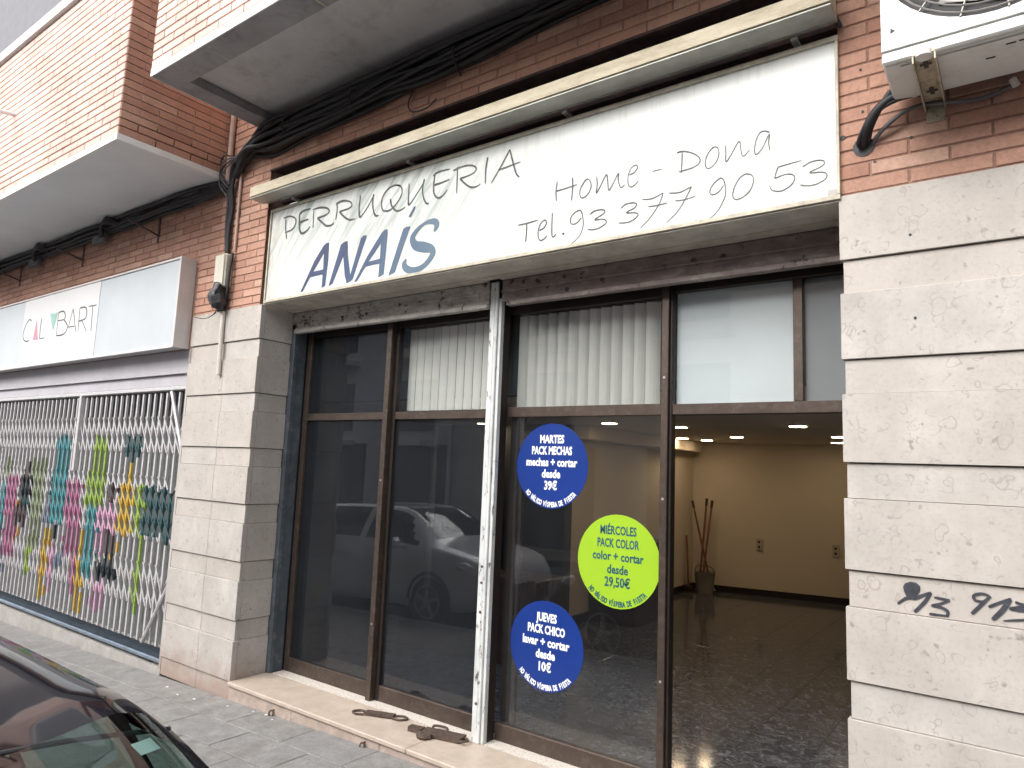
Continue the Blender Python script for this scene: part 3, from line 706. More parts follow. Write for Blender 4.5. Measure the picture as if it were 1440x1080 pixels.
# ------------------------------------------------------------------ hairdresser's fascia sign
ss = thing('shop_sign', (-2.76, .1, 1.25), 'long white weathered sign reading PERRUQUERIA ANAIS Home Dona with phone number', 'sign')
MB().box(-4.895, -.63, -.016, .20, 1.262, 2.018).build('sign_board', M['board'], ss)
MB().box(-4.91, -.615, -.028, -.0165, 2.006, 2.03, c=.002).box(-4.91, -.615, -.028, -.0165, 1.248, 1.270, c=.002).box(-4.91, -4.896, -.028, -.0165, 1.271, 2.005, c=.002).box(-.629, -.615, -.028, -.0165, 1.271, 2.005, c=.002).build('edge_frame', M['cream_edge'], ss)
MB().box(-4.93, -.615, -.015, .205, 1.240, 1.2475).build('underside_panel', M['under'], ss)
box('rear_strip', 'under', ss, -4.93, -.615, .206, .26, 1.235, 1.262)
SY = -.0185
lettering('letter', [
    [(120,488,9),(120,600,9),(130,690,8)], [(100,482,9),(160,462,10),(215,480,10),(222,530,9),(190,590,9),(115,628,8)],
    [(262,440,14),(300,405,13),(375,385,10)], [(262,440,9),(258,520,13),(262,600,12),(285,635,16),(330,610,10),(370,560,6)], [(258,525,16),(300,508,12),(350,490,9)],
    [(405,400,7),(400,480,7),(395,580,7)], [(395,395,8),(470,372,13),(540,380,13),(560,410,10),(530,445,9),(440,480,14)], [(440,480,12),(490,525,13),(535,558,14),(590,545,9),(610,520,6)],
    [(640,330,9),(640,400,8),(625,500,7)], [(630,335,12),(700,305,13),(765,310,10),(790,340,9),(770,375,8),(665,415,12)], [(665,415,14),(710,465,14),(765,497,13),(820,485,7)],
    [(878,250,8),(865,350,10),(868,465,15),(900,440,8),(960,350,8),(1015,240,9)], [(1010,235,12),(1000,330,11),(1010,410,11),(1030,455,15),(1060,450,8)],
    [(1280,150,12),(1220,148,12),(1150,190,9),(1100,270,8),(1090,350,9),(1110,405,12),(1180,395,10),(1250,320,8),(1295,230,8),(1290,165,10),(1250,145,12)], [(1180,285,12),(1195,360,14),(1240,405,14),(1290,395,9),(1330,365,6)]], (385, 240), 7.2, SY, .01, M['print_dark'], ss)
lettering('letter', [
    [(110,490,9),(105,580,9),(103,700,15),(130,680,9),(190,590,8),(245,500,9),(262,445,10)], [(265,445,12),(245,540,11),(255,630,11),(285,692,15),(310,685,8)],
    [(355,415,14),(400,375,13),(520,342,9)], [(370,400,9),(358,510,12),(362,590,13),(400,635,15),(450,610,9),(495,550,6)], [(360,505,14),(440,480,11),(520,445,7)],
    [(600,320,10),(595,450,9),(590,590,7)], [(555,360,11),(640,320,13),(730,305,14),(785,325,13),(775,370,9),(720,405,9),(625,440,14)], [(625,440,14),(680,495,14),(740,528,15),(800,515,9),(830,490,6)],
    [(905,225,15),(885,350,12),(880,490,10)], [(940,485,7),(1020,350,9),(1130,145,12)], [(1130,145,12),(1165,290,15),(1195,390,14),(1225,425,14)], [(1010,355,13),(1130,310,11),(1235,270,8)]], (560, 190), 7.2, SY, .01, M['print_dark'], ss)
lettering('letter', [
    [(458,325,10),(445,420,11),(447,525,8)], [(440,425,12),(540,395,10),(660,355,8)], [(612,285,13),(612,400,11),(600,520,7)],
    [(745,308,9),(705,370,8),(685,430,8),(700,490,9),(750,470,8),(795,400,8),(795,330,8),(765,300,9),(735,320,10)],
    [(855,275,8),(862,350,9),(853,440,11),(890,380,7),(955,255,10),(970,340,9),(980,415,9),(1030,330,7),(1078,240,9),(1075,310,9),(1100,385,9),(1140,355,7)],
    [(1190,258,10),(1240,230,9),(1270,180,9),(1250,158,9),(1205,190,8),(1175,270,8),(1175,350,8),(1200,380,10),(1240,360,8),(1280,315,6)],
    [(60,768,9),(150,748,11),(260,715,7)], [(148,750,11),(145,850,10),(135,940,8)],
    [(275,820,10),(320,795,9),(348,745,9),(330,715,9),(290,750,8),(265,820,8),(265,890,8),(290,922,10),(330,900,8),(355,870,6)], [(408,640,10),(402,780,9),(408,885,9),(450,850,6)], [(508,853,24),(528,853,24)],
    [(700,690,9),(660,740,8),(610,758,9),(590,730,9),(600,680,8),(640,635,9),(685,615,11),(705,640,12),(715,680,10),(720,760,7),(690,860,6),(620,940,6),(550,985,8),(475,985,9)],
    [(785,660,9),(830,625,10),(890,610,10),(935,617,10),(925,650,8),(835,712,9),(910,705,9),(950,720,9),(945,750,8),(880,795,8),(820,812,9),(765,810,9)],
    [(1100,597,9),(1150,555,10),(1220,540,10),(1260,552,10),(1240,590,8),(1155,640,9),(1240,640,9),(1275,655,9),(1250,695,8),(1180,735,8),(1080,745,9)]], (720, 210), 7.2, SY, .008, M['print_dark'], ss)
lettering('letter', [
    [(258,662,8),(340,655,8),(435,605,6)], [(435,605,7),(400,700,7),(320,820,6),(240,905,5)], [(310,722,9),(390,710,8),(470,690,6)],
    [(485,608,8),(580,600,8),(675,550,6)], [(675,550,7),(620,660,7),(550,770,6),(460,860,5)], [(537,674,9),(620,662,8),(710,633,5)],
    [(945,540,8),(900,600,7),(845,622,8),(828,590,8),(860,530,8),(915,482,9),(945,500,10),(960,560,8),(955,640,7),(900,750,6),(830,820,6),(760,845,6),(705,838,7)],
    [(1130,445,9),(1080,480,7),(1035,560,8),(1022,630,8),(1045,662,9),(1110,640,7),(1170,580,7),(1198,500,7),(1180,455,8),(1130,445,9)], [(345,425,9),(425,405,7)],
    [(550,270,10),(600,255,10),(680,270,9),(740,310,9),(740,350,8),(690,390,7),(565,430,9)], [(595,265,9),(592,350,9),(588,440,7)],
    [(860,220,8),(815,270,7),(790,340,8),(800,395,8),(840,390,7),(890,330,6),(905,260,7),(885,220,8),(850,225,8)],
    [(962,205,7),(963,275,8),(965,345,9),(1010,280,6),(1075,170,8),(1090,240,7),(1110,298,8),(1165,240,5)],
    [(1335,95,9),(1290,85,10),(1250,100,8),(1220,160,7),(1205,240,8),(1220,282,9),(1270,230,6),(1330,110,8),(1325,180,8),(1335,250,8)]], (860, 170), 6.0, SY, .008, M['print_dark'], ss)
lettering('letter', [
    [(965,428,5),(880,450,8),(745,490,11)], [(745,490,10),(728,540,9),(715,595,9)], [(715,595,9),(800,560,8),(870,555,10),(900,590,9),(870,650,8),(800,700,8),(740,712,9),(690,700,9),(668,660,6)],
    [(970,488,9),(1040,445,9),(1120,425,10),(1172,437,9),(1150,480,8),(1035,540,9),(1150,535,9),(1195,555,9),(1180,600,8),(1100,645,8),(1020,660,8),(950,655,10)]], (980, 160), 6.545, SY, .008, M['print_dark'], ss)
lettering('bold_letter', [[(1310,298,12),(1335,235,45),(1305,203,42),(1220,225,22),(1150,290,32),(1112,360,44),(1140,425,62),(1210,440,72),(1285,458,56),(1295,510,44),(1220,610,38),(1130,655,44),(1060,642,48),(1035,600,40),(1055,550,10)]],
    (410, 280), 6.545, SY, .01, M['print_blue'], ss, polys=[
    [(80,857),(100,850),(180,700),(300,490),(330,430),(345,400),(320,405),(295,430),(210,570)], [(300,460),(345,398),(335,560),(308,795),(275,818),(290,640)], [(185,672),(297,645),(292,690),(170,718)],
    [(340,800),(375,775),(480,510),(515,385),(490,390),(455,420)], [(465,425),(515,385),(518,520),(538,690),(545,745),(505,775),(488,700),(478,560)], [(638,360),(660,335),(692,332),(640,490),(560,740),(508,774),(545,680)],
    [(575,765),(600,755),(690,600),(830,390),(885,278),(860,280),(828,312),(700,520)], [(825,345),(885,275),(868,480),(845,690),(797,720),(812,560)], [(690,580),(814,548),(808,590),(668,622)],
    [(1028,272),(1055,255),(1092,250),(1015,470),(950,670),(890,705)], [(1125,70),(1147,62),(1097,165),(1075,165)]])
q0 = onY(1164, 268, SY); q1 = onY(1177, 276, SY)
MB().box(q0.x, q1.x, -.021, SY, q1.z, q0.z).build('maker_plate', M['acgrille'], ss)
# dark opening above the sign with the awning gear
rec = MB().box(-5.0, -.60, .28, .32, 2.02, 2.42).box(-5.0, -.6, .02, .28, 2.402, 2.41).build('sign_recess', M['recess'], bld)
aw = thing('awning', (-2.78, -.1, 2.06), 'rolled awning in a long dirty cream case above the white sign', 'awning')
a = MB()
poly = [(-.195, 2.095), (-.195, 2.172), (-.16, 2.19), (-.085, 2.19), (-.06, 2.14), (-.06, 2.085)]
vs = [(-4.965, y, z) for y, z in poly]+[(-.61, y, z) for y, z in poly]; nn = len(poly)
a.add(vs, [tuple(range(nn)), tuple(range(2*nn-1, nn-1, -1))]+[(i, i+nn, (i+1) % nn+nn, (i+1) % nn) for i in range(nn)]).build('awning_case', M['awning'], aw)
MB().box(-4.965, -.61, -.193, -.062, 2.078, 2.0845).build('case_underside', M['awning_under'], aw)
MB().box(-4.93, -.61, -.060, -.050, 2.076, 2.090).build('front_profile', M['alu'], aw)
MB().tube([(-4.9, .08, 2.14), (-.63, .08, 2.14)], .035, 12, 0).build('roller_tube', M['recess'], aw)
for i, ax in enumerate((-4.60, -3.33, -2.07, -.80)):
    MB().box(ax-.015, ax+.015, -.05, .03, 2.055, 2.068).box(ax-.015, ax+.015, .018, .03, 2.02, 2.0545).build('arm_bracket', M['alu'], aw)
MB().box(-4.99, -.61, -.012, .012, 2.385, 2.402).build('lintel_edge', M['recess'], aw)

# ------------------------------------------------------------------ shutters, guides
for (a0, a1, z0, z1, mt, lab) in ((-4.955, -2.845, 1.055, 1.235, 'shutter_pale', 'rolled up pale grimy shutter over the two left shop windows'), (-2.735, -.64, 1.055, 1.235, 'shutter', 'rolled up brown rusty shutter over the door and sticker window')):
    sh = thing('roller_shutter', ((a0+a1)/2, .32, z0), lab, 'shutter')
    MB().box(a0, a1, .30, .325, z0+.035, z1, c=.004).build('bottom_slat', M[mt], sh)
    MB().box(a0+.05, a1, .282, .33, z0, z0+.034, c=.005).build('bottom_rail', M[mt], sh)
    MB().box(a0, a1, .285, .299, z0+.095, z0+.108, c=.003).build('slat_ridge', M[mt], sh)
    MB().box(a0, a1, .22, .30, z1+.001, z1+.02).build('slot_edge', M['under'], sh)
    r = random.Random(int(a0*10))
    for i in range(9):
        bx = r.uniform(a0+.15, a1-.15); MB().cyl((bx, .296, z0+r.uniform(.05, .15)), r.uniform(.008, .016), .006, 'y', 10).build('rivet', M['rust'], sh)
gp = thing('shutter_guide_post', (-2.79, .34, -1.684), 'chipped white steel shutter post standing between the shop windows', 'post')
MB().box(-2.838, -2.775, .31, .36, -1.684, 1.235, c=.004).build('channel', M['whitefade'], gp)
MB().box(-2.774, -2.752, .325, .36, -1.684, 1.235, c=.002).build('channel_flange', M['whitefade'], gp)
MB().box(-2.838, -2.752, .361, .43, -1.684, 1.235).build('rear_channel', M['brown_dark'], gp)
MB().box(-2.818, -2.797, .3075, .3095, -1.60, 1.15).build('raised_rib', M['whitefade'], gp)
for z in (-.62, -.72, -.9, -1.45): MB().cyl((-2.806, .304, z), .009, .005, 'y', 10).build('lock_hole_rim', M['rust'], gp)
jb = thing('side_guide', (-4.925, .37, -1.684), 'blue-grey painted steel guide at the left jamb of the shop windows', 'guide')
MB().box(-4.955, -4.905, .30, .34, -1.684, 1.14, c=.003).build('channel', M['bluegrey'], jb)
MB().box(-4.955, -4.915, .341, .43, -1.684, 1.14, c=.003).build('side_plate', M['bluegrey'], jb)

# ------------------------------------------------------------------ step
st = thing('doorstep', (-2.7, .2, -1.82), 'beige marble doorstep running under the shop windows', 'step')
MB().box(-4.945, -3.06, -.035, .33, -1.714, -1.684, c=.005).build('tread', M['tread'], st)
MB().box(-3.056, -1.2, -.035, .33, -1.714, -1.684, c=.005).build('tread', M['tread'], st)
MB().box(-1.197, -.60, -.035, .33, -1.714, -1.684, c=.005).build('tread', M['tread'], st)
for a0, a1 in ((-4.94, -4.18), (-4.177, -3.30), (-3.297, -2.2), (-2.197, -.6)):
    MB().box(a0, a1, -.018, .0, -2.0, -1.715, c=.002).build('riser_slab', M['riser'], st)
MB().box(-4.90, -.62, .331, .52, -1.75, -1.682).build('terrazzo_strip', M['terrazzo'], st)
MB().box(-4.94, -.6, .001, .33, -2.0, -1.716).build('step_core', M['ground'], st)

# ------------------------------------------------------------------ shopfront frame and panes
sf = thing('shopfront', (-2.8, .45, -1.684), 'brown aluminium shopfront with tall dark panes and upper lights', 'shopfront')
def fr(name, *d, mat='brown', c=.003): return box(name, mat, sf, *d, c=c)
fr('side_stile', -4.90, -4.845, .43, .47, -1.682, 1.12)
fr('mullion', -3.885, -3.835, .385, .475, -1.682, 1.12)
fr('mullion', -3.834, -3.800, .43, .475, -1.682, 1.12, mat='brown_dark')
fr('mullion', -1.648, -1.606, .40, .48, -1.682, 1.12)
fr('mullion', -1.605, -1.590, .42, .48, -1.682, 1.12, mat='brown_dark')
for a0, a1 in ((-4.844, -3.886), (-3.799, -2.84)):
    fr('bottom_rail', a0, a1, .432, .472, -1.682, -1.575)
    fr('transom', a0, a1, .432, .472, .335, .392)
    fr('head_rail', a0, a1, .434, .472, 1.035, 1.12, mat='brown_dark')
fr('bottom_rail', -2.75, -1.649, .432, .472, -1.682, -1.580)
fr('transom', -2.75, -1.649, .432, .472, .340, .405)
fr('head_rail', -2.75, -1.649, .434, .472, 1.03, 1.12, mat='brown_dark')
fr('transom', -1.589, -.66, .425, .50, .340, .400)
fr('head_rail', -1.589, -.66, .434, .472, 1.045, 1.12, mat='brown_dark')
fr('mullion', -.940, -.892, .44, .475, .401, 1.044, mat='brown')
fr('side_stile', -.66, -.62, .43, .48, -1.682, 1.12)
fr('door_stile', -2.745, -2.69, .474, .51, -1.579, .339, mat='brown_dark')
fr('door_stile', -2.665, -2.64, .476, .51, -1.579, .339, mat='brown_dark')
def pane(x0_, x1_, z0, z1, mt='glass', y=.452): MB().box(x0_, x1_, y, y+.005, z0, z1).build('glass_pane', M[mt], sf)
pane(-4.844, -3.886, -1.574, .334, 'glass_tint'); pane(-3.799, -2.84, -1.574, .334, 'glass_tint')
pane(-4.844, -3.886, .393, 1.034, 'glass_tint'); pane(-3.799, -2.84, .393, 1.034)
pane(-2.75, -1.649, -1.579, .339, 'glass'); pane(-2.75, -1.649, .406, 1.029); pane(-1.589, -.941, .401, 1.044); pane(-.891, -.66, .401, 1.044)
for z in (.55, -.13, -1.1): MB().cyl((-1.628, .396, z), .007, .005, 'y', 10).build('screw', M['alu'], sf)
for z in (-.12, -1.15): MB().cyl((-3.86, .381, z), .006, .005, 'y', 10).build('screw', M['alu'], sf)
box('backing_panel', 'whiteboard', sf, -1.585, -.945, .475, .485, .401, 1.044)
box('backing_panel', 'greyboard', sf, -.888, -.662, .482, .49, .401, 1.044)
# vertical blinds
for (x0_, x1_, ang, lab, ph) in ((-3.79, -2.90, 6, 'closed vertical blind in the upper light left of the white post', .08), (-2.74, -1.66, 33, 'half open pale vertical blind above the sticker window', .078)):
    vb = thing('vertical_blind', ((x0_+x1_)/2, .54, .40), lab, 'blind')
    MB().box(x0_, x1_, .52, .56, 1.034, 1.06).build('head_track', M['brown_dark'], vb)
    nsl = int((x1_-x0_)/ph)
    for i in range(nsl):
        cx_ = x0_+.04+i*ph; r = R(ang+random.uniform(-3, 3)); L = .043 if ang > 10 else .0355
        pts = []
        for k in range(5):
            u = -1+k*.5; bul = .006*(1-u*u)
            pts.append((cx_+u*L*math.cos(r)+bul*math.sin(r), .54+u*L*math.sin(r)-bul*math.cos(r)))
        vs = [(x, y, z) for z in (.408, 1.032) for x, y in pts]
        o = mesh_obj('slat', vs, [(k, k+1, k+6, k+5) for k in range(4)], M['blind'], vb)
        sm = o.modifiers.new('thickness', 'SOLIDIFY'); sm.thickness = .0012

# ------------------------------------------------------------------ round stickers
def text_mesh(s, size, mat, cx_, cz, Y, sx=.62, bold=.0, rot=0, parent=None, name='text', bot=False, fit=None):
    cu = bpy.data.curves.new('t', 'FONT'); cu.body = s; cu.size = size; cu.align_x = 'CENTER'; cu.align_y = 'CENTER' if not bot else 'BOTTOM_BASELINE'; cu.offset = bold; cu.resolution_u = 2
    o = bpy.data.objects.new('t', cu); COL.objects.link(o)
    dg = bpy.context.evaluated_depsgraph_get(); dg.update()
    me = bpy.data.meshes.new_from_object(o.evaluated_get(dg)); COL.objects.unlink(o); bpy.data.objects.remove(o)
    c, s_ = math.cos(rot), math.sin(rot); vs = []
    for v in me.vertices:
        x, z = v.co.x*sx, v.co.y; vs.append((cx_+c*x-s_*z, Y, cz+s_*x+c*z))
    fs = [tuple(p.vertices) for p in me.polygons]; bpy.data.meshes.remove(me)
    if fit:
        wd = max(v[0] for v in vs)-min(v[0] for v in vs); mid = (max(v[0] for v in vs)+min(v[0] for v in vs))/2
        vs = [(cx_+(v[0]-mid)*fit/wd, v[1], v[2]) for v in vs]
    return vs, fs
def sticker(cx_, cz, lines, mt, tm_, lab):
    s = thing('round_sticker', (cx_, .45, cz-.267), lab, 'sticker')
    n = 64; rr = .266; Y = .4515
    mesh_obj('disc', [(cx_+rr*math.cos(2*math.pi*i/n), Y-.0012, cz+rr*math.sin(2*math.pi*i/n)) for i in range(n)]+[(cx_+rr*math.cos(2*math.pi*i/n), Y, cz+rr*math.sin(2*math.pi*i/n)) for i in range(n)],
             [tuple(range(n)), tuple(range(2*n-1, n-1, -1))]+[(i, i+n, (i+1) % n+n, (i+1) % n) for i in range(n)], M[mt], s)
    for (t, sz, dz, sx) in lines:
        vs, fs = text_mesh(t, sz, None, cx_, cz+dz, Y-.0022, 1, .0026 if tm_ == 'st_white' else .0018, fit=sx)
        mesh_obj('text_line', vs, fs, M[tm_], s)
    msg = 'NO VÁLIDO VÍSPERA DE FIESTA'; mb = MB()
    for i, ch in enumerate(msg):
        if ch == ' ': continue
        a = R(-90) + (i-(len(msg)-1)/2)*R(3.5)
        vs, fs = text_mesh(ch, .042, None, cx_+.242*math.cos(a), cz+.242*math.sin(a), Y-.0022, .58, .0020, a+math.pi/2)
        mb.add(vs, fs)
    mb.build('curved_text', M[tm_], s)
sticker(-2.402, .031, [('MARTES', .070, .165, .180), ('PACK MECHAS', .070, .093, .30), ('mechas + cortar', .070, .020, .38), ('desde', .070, -.052, .138), ('39€', .074, -.125, .095)], 'st_blue', 'st_white', 'royal blue round sticker reading MARTES, topmost on the window')
sticker(-1.924, -.504, [('MIÉRCOLES', .070, .172, .235), ('PACK COLOR', .070, .098, .27), ('color + cortar', .070, .024, .33), ('desde', .070, -.050, .135), ('29,50€', .076, -.122, .165)], 'st_lime', 'st_navy', 'lime green round sticker reading MIERCOLES on the window')
sticker(-2.400, -1.060, [('JUEVES', .070, .165, .150), ('PACK CHICO', .070, .093, .27), ('lavar + cortar', .070, .020, .34), ('desde', .070, -.052, .140), ('10€', .074, -.125, .090)], 'st_blue', 'st_white', 'royal blue round sticker reading JUEVES, lowest on the window')

# ------------------------------------------------------------------ shop interior
FZ = -1.684
fl = tag(MB().box(-6.3, 1.0, .521, 8.4, FZ-.10, FZ-.006).build('shop_floor', M['stone_joint']), kind='structure')
ft = .405
me = bpy.data.meshes.new('floor_tile')
a = ft/2-.0015
me.from_pydata([(-a,-a,-.006),(a,-a,-.006),(a,a,-.006),(-a,a,-.006),(-a,-a,-.001),(a,-a,-.001),(a,a,-.001),(-a,a,-.001),(-a+.001,-a+.001,0),(a-.001,-a+.001,0),(a-.001,a-.001,0),(-a+.001,a-.001,0)], [], [(8,9,10,11)]+[(k,(k+1)%4,(k+1)%4+4,k+4) for k in range(4)]+[(k+4,(k+1)%4+4,(k+1)%4+8,k+8) for k in range(4)])
me.materials.append(M['floor'])
rest = MB(); cnt = 0
for j in range(20):
    for i in range(19):
        x = -6.3+ft*(i+.5)-.1; y = .525+ft*(j+.5)
        if x > .9 or x < -6.2: continue
        if y < 5.6 and -4.6 < x < -.3 and cnt < 290:
            o = bpy.data.objects.new('floor_tile', me); put(o, fl, Vector((x, y, FZ+H))); o.rotation_euler.z = math.pi/2*random.randrange(4); cnt += 1
        else: rest.add([(x+v.co.x, y+v.co.y, FZ+v.co.z) for v in me.vertices], [tuple(p.vertices) for p in me.polygons])
tag(rest.build('floor_tiles', M['floor'], fl), kind='stuff')
CZ = .53
def yb(x): return 7.24+.198*(x+3.82)
def wall(name, mat, pts, z0, z1): 
    mb = MB(); n = len(pts); vs = [(x, y, z0) for x, y in pts]+[(x, y, z1) for x, y in pts]
    mb.add(vs, [tuple(range(n-1, -1, -1)), tuple(range(n, 2*n))]+[(i, (i+1) % n, (i+1) % n+n, i+n) for i in range(n)])
    return tag(mb.build(name, M[mat]), kind='structure')
wall('shop_wall_back', 'iwall', [(-4.3, yb(-4.3)), (1.0, yb(1.0)), (1.0, 8.5), (-4.3, 8.5)], FZ-.05, CZ+.8)
wall('shop_wall_left', 'iwall', [(-4.3, 3.6), (-4.15, 3.6), (-4.15, yb(-4.15)), (-4.3, yb(-4.15))], FZ-.05, CZ+.8)
wall('shop_wall_right', 'iwall', [(.93, .5), (1.08, .5), (1.08, 8.4), (.93, 8.4)], FZ-.05, CZ+.8)
wall('shop_wall_side', 'iwall_dark', [(-6.3, .5), (-6.15, .5), (-6.15, 3.6), (-6.3, 3.6)], FZ-.05, CZ+.8)
wall('shop_wall_partition', 'iwall_dark', [(-6.3, 3.45), (-4.15, 3.45), (-4.15, 3.6), (-6.3, 3.6)], FZ-.05, CZ+.8)
tag(MB().box(-6.3, 1.08, .80, 8.5, CZ, CZ+.1).build('shop_ceiling', M['ceil']), kind='structure')
tag(MB().box(-6.3, 1.08, .70, .795, CZ-.01, CZ+.8).box(-6.3, 1.08, .50, .70, 1.121, 1.3).box(-6.3, -4.96, .40, .70, -1.7, 1.12).box(-.60,1.08,.50,.70,-1.7,1.12).build('ceiling_bulkhead', M['iwall_dark']), kind='structure')
mb = MB(); mb.add([(-4.149, 3.6, FZ), (-4.135, 3.6, FZ), (-4.135, yb(-4.135)-.001, FZ), (-4.149, yb(-4.149)-.001, FZ), (-4.149, 3.6, FZ+.09), (-4.135, 3.6, FZ+.09), (-4.135, yb(-4.135)-.001, FZ+.09), (-4.149, yb(-4.149)-.001, FZ+.09)], [(3,2,1,0),(4,5,6,7),(0,1,5,4),(1,2,6,5),(2,3,7,6),(3,0,4,7)])
mb.add([(-4.134, yb(-4.134)-.015, FZ), (.92, yb(.92)-.015, FZ), (.92, yb(.92)-.001, FZ), (-4.134, yb(-4.134)-.001, FZ), (-4.134, yb(-4.134)-.015, FZ+.09), (.92, yb(.92)-.015, FZ+.09), (.92, yb(.92)-.001, FZ+.09), (-4.134, yb(-4.134)-.001, FZ+.09)], [(3,2,1,0),(4,5,6,7),(0,1,5,4),(1,2,6,5),(2,3,7,6),(3,0,4,7)])
tag(mb.build('skirting_board', M['base']), kind='structure')
tag(MB().box(-4.149, -3.95, 3.6, 7.0, CZ-.16, CZ-.001, c=.01).build('wall_beam', M['iwall']), kind='structure')
# downlights
LP = [(-2.999, 3.892, 'second from the sticker window'), (-3.663, 6.45, 'in the far left corner of the room'), (-2.966, 5.646, 'in the middle of the room'), (-1.762, 3.817, 'largest, nearest the open door'),
      (-1.737, 5.544, 'beside the right pier, upper of two'), (-2.003, 6.801, 'beside the right pier, lower of two'), (-3.536, 3.297, 'seen above the lime sticker'), (-5.155, 3.2, 'seen above the blue sticker'), (-3.844, 6.0, 'deep in the room by the left wall'), (-.6, 5.0, 'hidden behind the right pier'), (-1.2, 2.0, 'just inside the open door')]
for x, y, lab in LP:
    if x < -5: y = 3.2
    l_ = thing('ceiling_downlight', (x, y, CZ-.02), 'round recessed ceiling light glowing warm white, '+lab, 'ceiling light', 'ceiling lights in the shop')
    MB().cyl((x, y, CZ-.008), .092, .0075, 'z', 24).build('trim_ring', M['acwhite'], l_)
    MB().cyl((x, y, CZ-.012), .078, .0035, 'z', 24).build('diffuser', M['lamp'], l_)
# mop bucket, mops, broom, sockets, stand-in desk
bx, by = -3.87, 6.95
bu = thing('mop_bucket', (bx, by, FZ), 'grey plastic mop bucket standing in the far corner of the shop', 'bucket')
MB().tube([(bx, by, FZ), (bx, by, FZ+.03), (bx, by, FZ+.30), (bx, by, FZ+.31)], [.11, .12, .15, .16], 20, 0, caps=False).cyl((bx, by, FZ+.002), .11, .01, 'z', 20).build('bucket_body', M['bucket'], bu, smooth=True)
MB().tube([(bx-.15, by, FZ+.30), (bx-.10, by-.03, FZ+.38), (bx+.10, by-.03, FZ+.38), (bx+.15, by, FZ+.30)], .006, 6, 4).build('handle', M['rust'], bu)
for (b0, b1, lab) in (((-3.78, 7.0, FZ+.05), (-4.085, 6.99, -.37), 'mop with handle leaning left in the bucket'), ((-3.96, 6.95, FZ+.05), (-3.865, 7.0, -.325), 'tallest mop handle standing in the bucket'), ((-3.90, 6.90, FZ+.05), (-3.79, 7.02, -.352), 'mop handle leaning right in the bucket')):
    mo = thing('mop', b0, lab, 'mop', 'mops in the bucket')
    MB().tube([b0, b1], .015, 8, 0).build('handle', M['wood'], mo)
    e = Vector(b1); d = (e-Vector(b0)).normalized()
    MB().tube([e-d*.10, e+d*.01], .021, 8, 0).build('grip', M['mahog'], mo)
    mb = MB()
    for k in range(7): mb.tube([(b0[0], b0[1], FZ+.12), (b0[0]+.05*math.cos(k), b0[1]+.05*math.sin(k), FZ+.04)], .009, 5, 0)
    mb.build('mop_head', M['bucket'], mo)
bo = thing('broom', (-4.08, 6.8, FZ), 'short broom leaning in the corner left of the mop bucket', 'broom')
MB().tube([(-4.06, 6.8, FZ+.1), (-4.115, 6.85, -.87)], .015, 8, 0).build('handle', M['wood'], bo)
MB().box(-4.13, -3.99, 6.77, 6.83, FZ+.04, FZ+.10, c=.008).box(-4.125, -3.995, 6.775, 6.825, FZ, FZ+.04).build('broom_head', M['mahog'], bo)
for x, z, lab in ((-3.2, -.95, 'left cream wall socket on the back wall of the shop'), (-2.2, -.96, 'right cream wall socket on the back wall near the pier')):
    so_ = thing('wall_socket', (x, yb(x)-.01, z), lab, 'socket')
    y = yb(x)
    MB().box(x-.045, x+.045, y-.022, y-.004, z-.085, z+.085, c=.005).build('plate', M['socket'], so_)
    MB().cyl((x, y-.026, z+.035), .018, .004, 'y', 12).cyl((x, y-.026, z-.035), .018, .004, 'y', 12).build('socket_hole', M['mahog'], so_)
dk = thing('desk_stand_in', (-4.4, 2.0, FZ), 'made-up dark wooden desk behind the left panes, standing in for a dark reflected shape', 'desk')
MB().prism([(-4.95, FZ), (-3.9, FZ), (-3.9, FZ+.70), (-4.25, FZ+.78), (-4.95, FZ+.32)], 1.75, 2.2).build('body', M['mahog'], dk)  # desk added to stand in for a dark shape reflected in the panes
MB().box(-3.86, -3.40, 1.8, 2.3, FZ, FZ+.74, c=.01).build('drawer_unit', M['mahog'], dk)
cb_ = thing('cabinet', (-3.9, 4.4, FZ), 'low dark cabinet against the wall behind the upper blue sticker', 'cabinet')
MB().box(-4.13, -3.55, 4.0, 4.9, FZ, FZ+.86, c=.006).build('carcass', M['mahog'], cb_)
MB().box(-4.13, -3.50, 3.96, 4.94, FZ+.865, FZ+.905, c=.006).build('worktop', M['acdark'], cb_)
# thin panel edge inside (pale)
tag(MB().box(-6.149, -6.10, 3.38, 3.449, FZ, CZ-.01).build('corner_trim', M['white_trim']), 'thin pale corner strip inside the dark left part of the shop', 'corner strip')

# ------------------------------------------------------------------ iron locks on the step, rings on the riser
lk = thing('shutter_lock_bar', (-3.6, .23, -1.684), 'long rusty iron bar with a loop at each end on the doorstep', 'lock')
A = Vector((-3.752, .167, -1.676)); B = Vector((-3.415, .297, -1.676)); d = (B-A).normalized(); s_ = Vector((-d.y, d.x, 0))
C0 = A+d*.09; C1 = B-d*.06
MB().add([C0-s_*.030, C1-s_*.030, C1+s_*.030, C0+s_*.030]+[p+Vector((0, 0, .014)) for p in (C0-s_*.030, C1-s_*.030, C1+s_*.030, C0+s_*.030)], [(3,2,1,0),(4,5,6,7),(0,1,5,4),(1,2,6,5),(2,3,7,6),(3,0,4,7)]).build('bar', M['rust'], lk)
for (c0, dd) in ((C0, -d), (C1, d)):
    MB().tube([c0-s_*.026, c0+dd*.055-s_*.036, c0+dd*.095, c0+dd*.055+s_*.036, c0+s_*.026], .0075, 6, 4).build('loop', M['rust'], lk)
l2 = thing('shutter_lock', (-3.0, .25, -1.684), 'cluster of rusty iron lock plates lying against the white post', 'lock')
A = Vector((-3.20, .20, -1.676)); B = Vector((-2.86, .285, -1.676)); d = (B-A).normalized(); s_ = Vector((-d.y, d.x, 0))
mb = MB()
